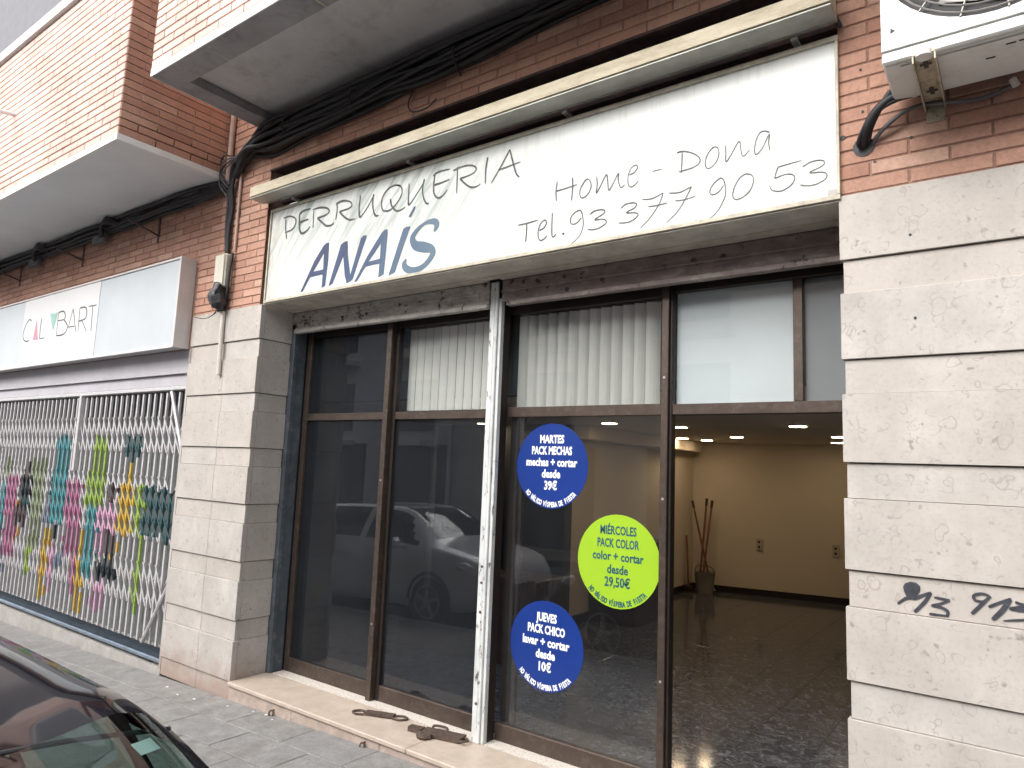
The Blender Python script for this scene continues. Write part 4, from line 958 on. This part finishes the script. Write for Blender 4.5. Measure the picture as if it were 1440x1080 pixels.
def plate(mb, c, L, W, hgt, ang, z=0):
    dd = Vector((math.cos(ang), math.sin(ang), 0)); q = Vector((-dd.y, dd.x, 0)); c = Vector(c)+Vector((0, 0, z))
    p = [c-dd*L/2-q*W/2, c+dd*L/2-q*W/2, c+dd*L/2+q*W/2, c-dd*L/2+q*W/2]
    mb.add(p+[v+Vector((0, 0, hgt)) for v in p], [(3,2,1,0),(4,5,6,7),(0,1,5,4),(1,2,6,5),(2,3,7,6),(3,0,4,7)])
plate(mb, (-3.01, .245, -1.683), .28, .10, .026, .24); mb.build('plate', M['rust'], l2)
mb = MB(); plate(mb, (-3.20, .205, -1.683), .10, .05, .03, .2); mb.build('hasp', M['rust'], l2)
mb = MB(); mb.tube([(-3.13, .16, -1.67), (-3.09, .13, -1.665), (-3.05, .17, -1.67)], .022, 8, 3); mb.build('padlock', M['rust'], l2)
MB().tube([(-3.12, .27, -1.675), (-3.14, .31, -1.66), (-3.05, .33, -1.66), (-3.02, .28, -1.675)], .008, 6, 4).build('loop', M['rust'], l2)
MB().tube([(-2.90, .26, -1.67), (-2.84, .22, -1.66), (-2.82, .26, -1.66), (-2.87, .30, -1.665)], .007, 6, 4).build('loop', M['rust'], l2)
for i, (x, y) in enumerate(((-3.07, .215), (-3.0, .265), (-2.95, .235), (-2.92, .28))): MB().cyl((x, y, -1.662), .010, .004, 'z', 8).build('bolt_head', M['alu'], l2)
for px, py, lab in ((383, 1003, 'small rusty ring on the step riser near the left pier'), (511, 1049, 'small rusty ring on the step riser below the iron bar')):
    q = onY(px, py, -.03)
    rg = thing('lock_ring', (q.x, -.03, q.z-.02), lab, 'ring', 'iron rings on the step riser')
    n = 14; MB().tube([(q.x+.015*math.sin(a), -.035+.006*math.sin(a)-.006, q.z+.022*math.cos(a)) for a in [2*math.pi*k/n for k in range(n+1)]], .0055, 6, 0).build('ring', M['rust'], rg)
    MB().cyl((q.x, -.034, q.z+.02), .006, .016, 'y', 8).build('staple', M['rust'], rg)

# ------------------------------------------------------------------ cables, pipes, junction box
def cable(bundle, pts, r, mt='cable', name='cable'): MB().tube(pts, r, 7, 5).build(name, M[mt], bundle, smooth=True)
r = random.Random(17)
cbn = thing('cable_bundle', (-3.5, -.05, 2.6), 'thick tangle of black cables running under the right balcony', 'cables')
for i in range(22):
    z = 2.54+.24*((i % 12)/11); y = -.02-.11*r.random(); rad = r.choice((.012, .016, .022, .026))
    pts = [(-5.42+r.uniform(-.05, .05), -.05, 2.42+.12*r.random()), (-5.2, y-.02, 2.56+.1*r.random())]
    xx = -4.95
    while xx < 1.5:
        up = min(.16, max(0, (xx+4.6)*.07))
        pts.append((xx, y+r.uniform(-.025, .015), min(2.76, z+up*.8+r.uniform(-.032, .03)) if i % 12 < 9 else 2.76+r.uniform(-.012, .0))); xx += r.uniform(.35, .6)
    cable(cbn, pts, rad, 'cable' if r.random() < .9 else 'cable_grey')
for x in (-4.7, -3.9, -2.9): cable(cbn, [(x, -.03, 2.74), (x+.04, -.14, 2.70), (x+.03, -.15, 2.62), (x, -.03, 2.56)], .007, 'cable', 'cable_tie')
cable(cbn, [(-3.35, -.02, 2.60), (-3.38, -.03, 2.50), (-3.33, -.03, 2.43), (-3.2, -.03, 2.42), (-3.12, -.02, 2.47)], .005)
cv = thing('cable_bundle', (-5.5, -.05, 1.74), 'black cables dropping down the left brick pier to the junction box', 'cables')
for i in range(6):
    o = r.uniform(-.022, .022)
    cable(cv, [(-5.28+.05*r.random(), -.06, 2.60+.06*r.random()), (-5.40+o, -.07+o, 2.50+.05*r.random()), (-5.50+o, -.05, 2.36), (-5.50+o, -.04+o*.5, 2.15), (-5.51+o, -.04, 1.95), (-5.49+o*.6, -.035, 1.74)], r.choice((.008, .011, .014)))
for i in range(4): cable(cv, [(-5.36, -.06, 2.56+.03*i), (-5.55, -.11, 2.62-.05*i), (-5.62, -.09, 2.50-.04*i), (-5.53, -.06, 2.38-.04*i)], .006, 'cable_grey' if i % 2 else 'cable')
cl = thing('cable_bundle', (-8, -.06, 2.3), 'black cables running under the left balcony on small brackets', 'cables')
for i in range(6):
    z = 2.32+.02*i; pts = [(-5.50, -.05, 2.38), (-5.75, -.06, z)]; xx = -6.2
    while xx > -13: pts.append((xx, -.05-.03*(i % 3)+r.uniform(-.01, .01), z+r.uniform(-.012, .012)-.01)); xx -= .5
    cable(cl, pts, r.choice((.014, .018, .022)))
for x in (-7.6, -9.35, -10.9):
    for k in range(4): cable(cl, [(x+.15, -.10, 2.34), (x+.02, -.17, 2.36+.02*k), (x-.12, -.16, 2.37-.01*k), (x-.16-.02*k, -.12, 2.27)], .016)
    MB().box(x-.45, x-.16, -.10, -.06, 2.22, 2.31).build('conduit_sleeve', M['cable_grey'], cl)
dp = thing('drain_pipe', (-5.57, -.05, 1.3), 'slim pinkish pipe running up the joint between the two buildings', 'pipe')
MB().tube([(-5.585, -.035, 2.36), (-5.585, -.035, 6)], .024, 12, 0).build('pipe', M['pipe'], dp, smooth=False)
MB().tube([(-5.40, -.022, 1.76), (-5.40, -.022, 2.55)], .011, 8, 0).build('thin_pipe', M['pipe'], dp)
jx = thing('junction_box', (-5.48, -.04, 1.46), 'beige plastic junction box on the left brick pier above a black wrapped joint', 'junction box')
MB().box(-5.575, -5.425, -.085, -.002, 1.44, 1.735, c=.014).build('box', M['jbox'], jx)
MB().box(-5.567, -5.433, -.092, -.086, 1.452, 1.723, c=.003).build('lid', M['jbox'], jx)
mb = MB()
mb.tube([(-5.50, -.06, 1.47), (-5.50, -.07, 1.38), (-5.485, -.065, 1.30), (-5.47, -.05, 1.235)], [.06, .075, .07, .035], 10, 4)
for k in range(5): mb.tube([(-5.53+.02*k, -.09, 1.46), (-5.56+.03*k, -.13, 1.36+.01*k), (-5.50, -.11, 1.27+.01*k), (-5.46, -.06, 1.25)], .010, 6, 3)
mb.build('wrapped_joint', M['blackplastic'], jx, smooth=True)
cable(jx, [(-5.41, -.03, 1.74), (-5.40, -.05, 1.6), (-5.41, -.05, 1.4), (-5.45, -.04, 1.30)], .012)
cable(jx, [(-5.52, -.03, 1.31), (-5.66, -.015, 1.23), (-5.80, -.012, 1.21), (-5.96, -.012, 1.24)], .004)
cd_ = tag(MB().tube([(-5.47, -.033, 1.235), (-5.455, -.033, .69)], .019, 10, 0).build('wall_conduit', M['conduit']), 'short pale plastic conduit running down the left stone pier', 'conduit')

# ------------------------------------------------------------------ air conditioner
ac = thing('air_conditioner', (.1, -.24, 1.61), 'white outdoor air conditioner unit mounted high on the right brick wall', 'air conditioner')
X0, X1, Y0, Y1, A0, A1 = -.388, .56, -.40, -.07, 1.61, 2.52
fcx, fcz, fr_ = .0-.019, 2.075, .376
mb = MB().box(X0, X1, Y0+.02, Y1, A0, A1, c=.008)
mb.build('casing', M['acwhite'], ac)
# front panel with a round opening
n = 48; ring = [(fcx+fr_*math.cos(2*math.pi*k/n), fcz+fr_*math.sin(2*math.pi*k/n)) for k in range(n)]
outer = []
for k in range(n):
    a = 2*math.pi*k/n; c, s_ = math.cos(a), math.sin(a)
    tx = ((X1 if c > 0 else X0)-fcx)/c if abs(c) > 1e-6 else 1e9; tz = ((A1 if s_ > 0 else A0+.055)-fcz)/s_ if abs(s_) > 1e-6 else 1e9
    t = min(tx, tz); outer.append((fcx+c*t, fcz+s_*t))
for (cx_, cz) in ((X0, A0+.055), (X1, A0+.055), (X0, A1), (X1, A1)):
    k = min(range(n), key=lambda i: (outer[i][0]-cx_)**2+(outer[i][1]-cz)**2); outer[k] = (cx_, cz)
vs = [(x, Y0, z) for x, z in ring]+[(x, Y0, z) for x, z in outer]+[(x, Y0+.019, z) for x, z in ring]+[(x, Y0+.019, z) for x, z in outer]
fs = [(k, (k+1) % n, (k+1) % n+n, k+n) for k in range(n)]+[(k, k+2*n, (k+1) % n+2*n, (k+1) % n) for k in range(n)]+[(k+n, (k+1) % n+n, (k+1) % n+3*n, k+3*n) for k in range(n)]
mesh_obj('front_panel', vs, fs, M['acwhite'], ac)
MB().box(X0, X1, Y0-.002, Y0+.019, A0, A0+.046, c=.006).build('lower_lip', M['acwhite'], ac)
MB().cyl((fcx, Y0+.0165, fcz), fr_-.002, .003, 'y', 40).build('fan_cavity', M['acdark'], ac)
mb = MB()
for k in range(1, 15):
    rr = fr_*k/14.5; m_ = 40
    mb.tube([(fcx+rr*math.cos(2*math.pi*i/m_), Y0-.004-.02*(1-(rr/fr_)**2), fcz+rr*math.sin(2*math.pi*i/m_)) for i in range(m_+1)], .0034, 5, 0, caps=False)
for k in range(16):
    a = 2*math.pi*k/16+.1; mb.tube([(fcx+.05*math.cos(a), Y0-.022, fcz+.05*math.sin(a)), (fcx+fr_*math.cos(a), Y0-.002, fcz+fr_*math.sin(a))], .004, 5, 0)
mb.build('fan_guard', M['acgrille'], ac)
mb = MB()
for k in range(3):
    a = k*2.094+.3; pts = [(fcx+.05*math.cos(a), fcz+.05*math.sin(a)), (fcx+.33*math.cos(a-.35), fcz+.33*math.sin(a-.35)), (fcx+.34*math.cos(a+.35), fcz+.34*math.sin(a+.35)), (fcx+.06*math.cos(a+.8), fcz+.06*math.sin(a+.8))]
    mb.prism(pts, Y0+.006, Y0+.010)
mb.build('fan_blade', M['acgrille'], ac)
t0 = onY(1252, 48, Y0-.001); t1 = onY(1252, 40, Y0-.001); t2 = onY(1259, 43, Y0-.001)
mesh_obj('triangle_mark', [(t.x, Y0-.001, t.z) for t in (t0, t2, t1)], [(0, 1, 2)], M['acdark'], ac)
MB().box(X0+.06, X1-.02, Y0+.04, Y1-.03, A0-.006, A0-.001).build('base_ridge', M['acwhite'], ac)
r = random.Random(4)
for i in range(7):
    x = r.uniform(-.1, .5); y = r.uniform(-.35, -.12); MB().box(x, x+.03, y, y+.007, A0-.0085, A0-.0065).build('drain_slot', M['acdark'], ac)
MB().tube([(.02, -.05, 1.60), (.03, -.05, 1.57)], .014, 8, 0).build('drain_nozzle', M['conduit'], ac)
for bx, lab in ((-.245, 'yellowed slotted steel bracket under the left end of the air conditioner'), (.42, 'yellowed steel bracket under the right end of the air conditioner')):
    b = thing('wall_bracket', (bx, 0, 1.56), lab, 'bracket', 'brackets under the air conditioner')
    MB().box(bx-.038, bx+.038, -.435, -.008, 1.590, 1.600, c=.002).box(bx-.038, bx-.033, -.435, -.008, 1.563, 1.589).box(bx+.033, bx+.038, -.435, -.008, 1.563, 1.589).build('arm', M['bracket'], b)
    MB().box(bx-.034, bx+.034, -.011, -.0065, 1.515, 1.589, c=.001).build('wall_plate', M['bracket'], b)
    for y in (-.36, -.14): MB().box(bx-.008, bx+.008, y-.03, y+.03, 1.5875, 1.5895).box(bx-.02, bx+.02, y-.008, y+.008, 1.5870, 1.5874).build('slot', M['acdark'], b)
    MB().cyl((bx, -.42, 1.585), .03, .02, 'z', 12).build('rubber_pad', M['acwhite'], b)
ap = thing('pipe_bundle', (-.45, -.05, 1.48), 'black insulated pipes going into a hole in the brick beside the sign', 'pipes')
for k, (o, rad) in enumerate(((0, .018), (.03, .012), (-.02, .008))):
    MB().tube([(-.52+o*.4, .01, 1.475), (-.515+o, -.05, 1.50+o), (-.46+o, -.09, 1.58+o), (-.38, -.09, 1.63+o), (-.25, -.07, 1.62)], rad, 8, 6).build('pipe', M['cable'], ap, smooth=True)
MB().tube([(-.50, .01, 1.47), (-.42, -.05, 1.53), (-.30, -.045, 1.585), (-.1, -.03, 1.56), (.02, -.03, 1.585), (.03, -.05, 1.6)], .009, 8, 6).build('pipe', M['cable_grey'], ap, smooth=True)
MB().tube([(-.52, -.008, 1.475), (-.52, .004, 1.475)], [.045, .04], 12, 0).build('hole_sleeve', M['acdark'], ap)
r = random.Random(9)
for px, py in ((1210, 98), (1213, 157), (1281, 193), (1230, 227), (1185, 194)):
    q = onY(px, py, -.007); tag(MB().cyl((q.x, -.0085, q.z), .006 if px != 1185 else .012, .004, 'y', 8).build('wall_hole', M['acdark'], bld))
for px, py in ((1280, 330), (1287, 447)):
    q = onY(px, py, -.015); MB().cyl((q.x, -.0165, q.z), .006, .003, 'y', 8).build('drill_hole', M['acdark'], bld)
lb = tag(MB().tube([(-.66, -.08, 2.5), (-.64, -.06, 2.3), (-.63, -.05, 2.15), (-.60, -.03, 2.06)], .010, 6, 4).build('loose_cable', M['cable']), 'black loose cable hanging beside the right end of the awning', 'cable')

# ------------------------------------------------------------------ cars
def make_car(name, loc, flip, paint, label, L=4.02, sc_h=1.0, scx=1.0):
    """local frame: x from the tail (0) to the nose (L), z up from the road; flip: nose towards -x"""
    car = thing(name, loc, label, 'car')
    T = [ # x, half width mid, z belt, w belt, z roof edge, w roof edge, z top, z sill
        (-.02, .60, .66, .58, .70, .50, .72, .34), (.03, .74, .80, .70, .86, .60, .88, .28), (.12, .81, .90, .76, .97, .62, 1.00, .25), (.30, .84, .93, .79, 1.14, .60, 1.18, .22),
        (.52, .86, .94, .81, 1.28, .585, 1.325, .20), (.77, .87, .945, .82, 1.385, .56, 1.42, .20), (1.0, .87, .94, .82, 1.402, .56, 1.437, .20), (1.6, .87, .93, .82, 1.415, .565, 1.452, .20), (2.15, .87, .92, .82, 1.405, .56, 1.445, .20),
        (2.5, .87, .91, .815, 1.36, .56, 1.40, .20), (2.85, .87, .905, .81, 1.18, .60, 1.22, .20), (3.15, .87, .90, .81, .99, .68, 1.03, .20), (3.4, .86, .87, .80, .93, .68, .965, .20), (3.7, .83, .80, .77, .86, .66, .885, .21),
        (3.9, .77, .70, .71, .76, .62, .79, .24), (4.0, .68, .58, .62, .63, .55, .65, .30), (4.03, .58, .48, .5, .5, .42, .52, .36)]
    def sect(t):
        x, wm, zb, wb, ze, we, zt, zs = t
        return [Vector(p) for p in ((x, wm*.93, zs), (x, wm, zs+.12), (x, wm, (zs+zb)/2+.08), (x, wb, zb), (x, we, ze), (x, we*.62, ze+(zt-ze)*.75), (x, 0, zt))]
    SUB = 5; SV = 5
    rows = [catmull(sect(t), SV) for t in T]                      # per station: dense profile
    nv = len(rows[0]); grid = []
    cols = [catmull([rw[k] for rw in rows], SUB) for k in range(nv)]
    nu = len(cols[0])
    ux = [cols[0][i].x for i in range(nu)]
    P = [[cols[k][i] for k in range(nv)] for i in range(nu)]      # P[i][k]
    def W(p, side): 
        x = loc[0] + (-(p.x) if flip else p.x)*scx*1.0
        return (x, loc[1]+side*p.y, loc[2] + p.z*sc_h + .031*(x-loc[0]))
    def cell(i, k):                                                # kind of skin at this cell
        x = (P[i][k].x+P[i+1][k].x)/2; v = (k+.5)/SV
        xt = P[i][min(nv-1, 4*SV)].x
        if 3.12 < v < 3.95:
            if .62 < x < 1.0 and v < 3.9: return 'side'
            if 1.06 < x < 1.82: return 'side'
            if 1.90 < x < 2.98-.42*(v-3.1): return 'side'
        if v > 4.12 and .20 < x < .770 : return 'rear'
        if v > 4.12 and 2.46 < x < 3.12: return 'front'
        return 'body'
    groups = {}
    for side in (1, -1):
        for i in range(nu-1):
            for k in range(nv-1):
                kd = cell(i, k)
                if kd == 'side':
                    x = P[i][k].x; kd = ('side_window', side, 0 if x < 1.03 else (1 if x < 1.86 else 2))
                elif kd == 'rear': kd = ('rear_window', 0, 0)
                elif kd == 'front': kd = ('windscreen', 0, 0)
                else: kd = ('body', 0, 0)
                g = groups.setdefault(kd, MB())
                q = [W(P[i][k], side), W(P[i+1][k], side), W(P[i+1][k+1], side), W(P[i][k+1], side)]
                if (side > 0) != flip: q = q[::-1]
                g.add(q, [(0, 1, 2, 3)])
    for kd, g in groups.items():
        o = g.build(kd[0], M[paint] if kd[0] == 'body' else M['carglass'], car, smooth=True)
        bm = bmesh.new(); bm.from_mesh(o.data); bmesh.ops.remove_doubles(bm, verts=bm.verts[:], dist=.0005); bmesh.ops.recalc_face_normals(bm, faces=bm.faces[:])
        for f in bm.faces: f.smooth = True
        bm.to_mesh(o.data); bm.free()
    sx = -1 if flip else 1
    def LX(x): return loc[0]+sx*x*scx
    def LZ(x, z): return loc[2]+z*sc_h+.031*(LX(x)-loc[0])
    def tb(pts, r_, mt, nm, n=8, sm=3, par=car): return MB().tube([(LX(x), loc[1]+y, LZ(x, z)) for x, y, z in pts], r_, n, sm).build(nm, M[mt], par, smooth=True)
    def lb(nm, mt, x0_, x1_, y0_, y1_, z0_, z1_, par=car, c=.01):
        a, b = sorted((LX(x0_), LX(x1_))); zz0, zz1 = LZ((x0_+x1_)/2, z0_), LZ((x0_+x1_)/2, z1_)
        return MB().box(a, b, loc[1]+y0_, loc[1]+y1_, zz0, zz1, c=c).build(nm, M[mt], par)
    # underside, cabin
    lb('underbody', 'cardark', .2, 3.85, -.74, .74, .17, .40); lb('cabin_tub', 'cardark', .35, 3.1, -.70, .70, .40, .84)
    for y in (-.36, .36):
        lb('seat', 'seat', 1.9, 2.35, y-.25, y+.25, .84, .90); lb('seat', 'seat', 1.75, 1.92, y-.24, y+.24, .86, 1.12, c=.03); lb('headrest', 'seat', 1.76, 1.86, y-.12, y+.12, 1.14, 1.28, c=.03)
    lb('rear_shelf', 'cardark', .35, .95, -.62, .62, .845, .90)
    lb('rear_seat', 'seat', .95, 1.1, -.62, .62, .86, 1.06, c=.03)
    lb('dashboard', 'cardark', 2.7, 3.05, -.66, .66, .82, .90, c=.02)
    # roof trim and door mirrors, lights
    for sd_ in (1, -1):
        tb([(t[0], sd_*t[5], t[4]+.001) for t in T[5:10]], [.0006, .004, .004, .004, .004, .004, .0006], 'chrome', 'roof_strip', 6)
        tb([(2.72, sd_*.80, .93), (2.70, sd_*.92, .97)], .03, paint, 'mirror_arm', 8, 0)
        o = lb('door_mirror', paint, 2.60, 2.76, sd_*.90 if sd_ > 0 else -1.06, 1.06 if sd_ > 0 else -.90, .93, 1.07, c=.04)
        lb('door_handle', 'chrome' if paint == 'carblack' else paint, 1.60, 1.76, sd_*.87-.012, sd_*.87+.012, .80, .825, c=.006)
        tb([(3.58, sd_*.775, .765), (3.75, sd_*.75, .735), (3.90, sd_*.66, .68)], [.03, .055, .06, .05, .03, .02, .02], 'headlight', 'headlight', 10)
        tb([(.02, sd_*.66, .86), (.08, sd_*.76, .90), (.26, sd_*.80, .91)], [.05, .06, .06, .05, .04, .03, .02], 'taillight', 'tail_light', 10)
        for wx in (.68, 3.22):
            wy = sd_*.80; y0_, y1_ = (wy-.10, wy+.085) if sd_ > 0 else (wy-.085, wy+.10)
            a = LX(wx); zc = LZ(wx, .30)
            wo = MB().tube([(a, loc[1]+y0_, zc), (a, loc[1]+y0_+.03, zc), (a, loc[1]+y1_-.03, zc), (a, loc[1]+y1_, zc)], [.28, .30, .30, .28], 32, 0).build('wheel', M['rubber'], car)
            yo = y1_+.002 if sd_ > 0 else y0_-.012
            rm = MB(); rm.cyl((a, loc[1]+yo, zc), .06, .010, 'y', 16)
            for k in range(5):
                an = k*2*math.pi/5+.3; rm.tube([(a, loc[1]+yo+.005, zc), (a+.19*math.cos(an), loc[1]+yo+.005, zc+.19*math.sin(an))], [.03, .02], 6, 0)
            n_ = 24; rm.tube([(a+.195*math.cos(2*math.pi*i/n_), loc[1]+yo+.004, zc+.195*math.sin(2*math.pi*i/n_)) for i in range(n_+1)], .012, 6, 0, caps=False)
            rm.build('rim', M['rim'], wo)
            ar = MB(); n_ = 20
            ar.tube([(a+.335*math.cos(math.pi*i/n_), loc[1]+(sd_*.872), zc+.335*math.sin(math.pi*i/n_)) for i in range(n_+1)], .022, 6, 0).build('wheel_arch', M['cardark'], car)
            MB().cyl((a, loc[1]+(y1_-.06 if sd_ > 0 else y0_+.02), zc), .33, .04, 'y', 28).build('wheel_well', M['cardark'], car)
    for i5 in (5,):
        t = T[i5]; q = [(t[0], sg_*a, b) for sg_, seq in ((1, 1), (-1, 1)) for a, b in ([(t[5], t[4]), (t[5]*.62, t[4]+(t[6]-t[4])*.75), (0, t[6])] if sg_ == 1 else [(t[5]*.62, t[4]+(t[6]-t[4])*.75), (t[5], t[4])])]
        tb(q, .0035, 'cardark', 'hatch_gap', 6, 4)
    lb('grille', 'cardark', 4.0, 4.035, -.35, .35, .34, .46)
    return car, LX, LZ
car1, LX, LZ = make_car('parked_car', (-.30, -3.205, -1.822), True, 'carblack', 'dark glossy hatchback parked at the kerb, seen from above its rear window', sc_h=1.034)
# inspection sticker inside the rear window
def rear_pt(px, py):
    d = ray(px, py); best = None
    P0 = Vector((-.30-.77, -3.2, -1.846+1.385*1.034)); P1 = Vector((-.30-.52, -3.2, -1.838+1.28*1.034))
    nrm = (P1-P0).cross(Vector((0, 1, 0))).normalized()
    t = (P0-CAM).dot(nrm)/d.dot(nrm); return CAM+d*t
q = [rear_pt(*p) for p in ((181, 1055), (208, 1045), (223, 1060), (196, 1070))]
dn = Vector((.004, .0, .008))
stk = MB().add([p+dn for p in q]+[p+dn*1.1 for p in q], [(0,1,2,3), (7,6,5,4), (0,4,5,1), (1,5,6,2), (2,6,7,3), (3,7,4,0)]).build('inspection_sticker', M['st_white'], car1)
car2, _, _ = make_car('parked_car', (-9.15, -3.2, pz(-7)-.15), False, 'carwhite', 'white hatchback parked at the kerb, seen only as a reflection in the shop windows', sc_h=.97)

# ------------------------------------------------------------------ across the street
ob = thing('apartment_building', (-8, -10.7, -2), 'plain rendered building across the street, seen only in reflections', 'building')
MB().box(-30, -13.0, -11.2, -10.6, -2.6, 5.2).build('facade', M['opp2'], ob)
MB().box(-12.99, 6.0, -11.4, -10.7, -2.6, 5.4).build('facade', M['opp1'], ob)
MB().box(6.01, 25.0, -11.2, -10.6, -2.6, 5.0).build('facade', M['opp2'], ob)
for i, x in enumerate((-27, -23, -19, -15.5, -11, -7, -3, 1, 5, 9, 13, 17)):
    yy = -10.6 if (x < -13 or x > 6) else -10.7
    MB().box(x, x+2.6, yy, yy+.04, -1.9, .6).build('garage_door', M['opp3'], ob)
    for z in (1.0, 3.5):
        w_ = MB().box(x+.5, x+1.9, yy, yy+.05, z, z+1.5).build('window', M['opp3'], ob)
        MB().box(x+.35, x+2.05, yy+.0, yy+.7, z-.45, z-.30).build('balcony_slab', M['white_trim'], ob)
dpp = tag(MB().tube([(-12.9, -10.5, -2), (-12.9, -10.5, 7)], .06, 10, 0).build('downpipe', M['white_trim']), 'white downpipe on the building across the street', 'pipe')

# small litter on the pavement
r = random.Random(31)
for i, (x, y) in enumerate(((-4.55, -.07), (-4.42, -.06), (-4.3, -.09), (-4.8, -.12), (-5.6, -.15), (-5.35, -.2), (-5.15, -.18))):
    z = pz(x)+.001
    tag(MB().box(x, x+r.uniform(.012, .03), y, y+r.uniform(.008, .02), z, z+.004).build('litter', M['litter']), 'tiny white scrap of litter on the pavement by the step', 'litter', 'scraps of litter by the step')
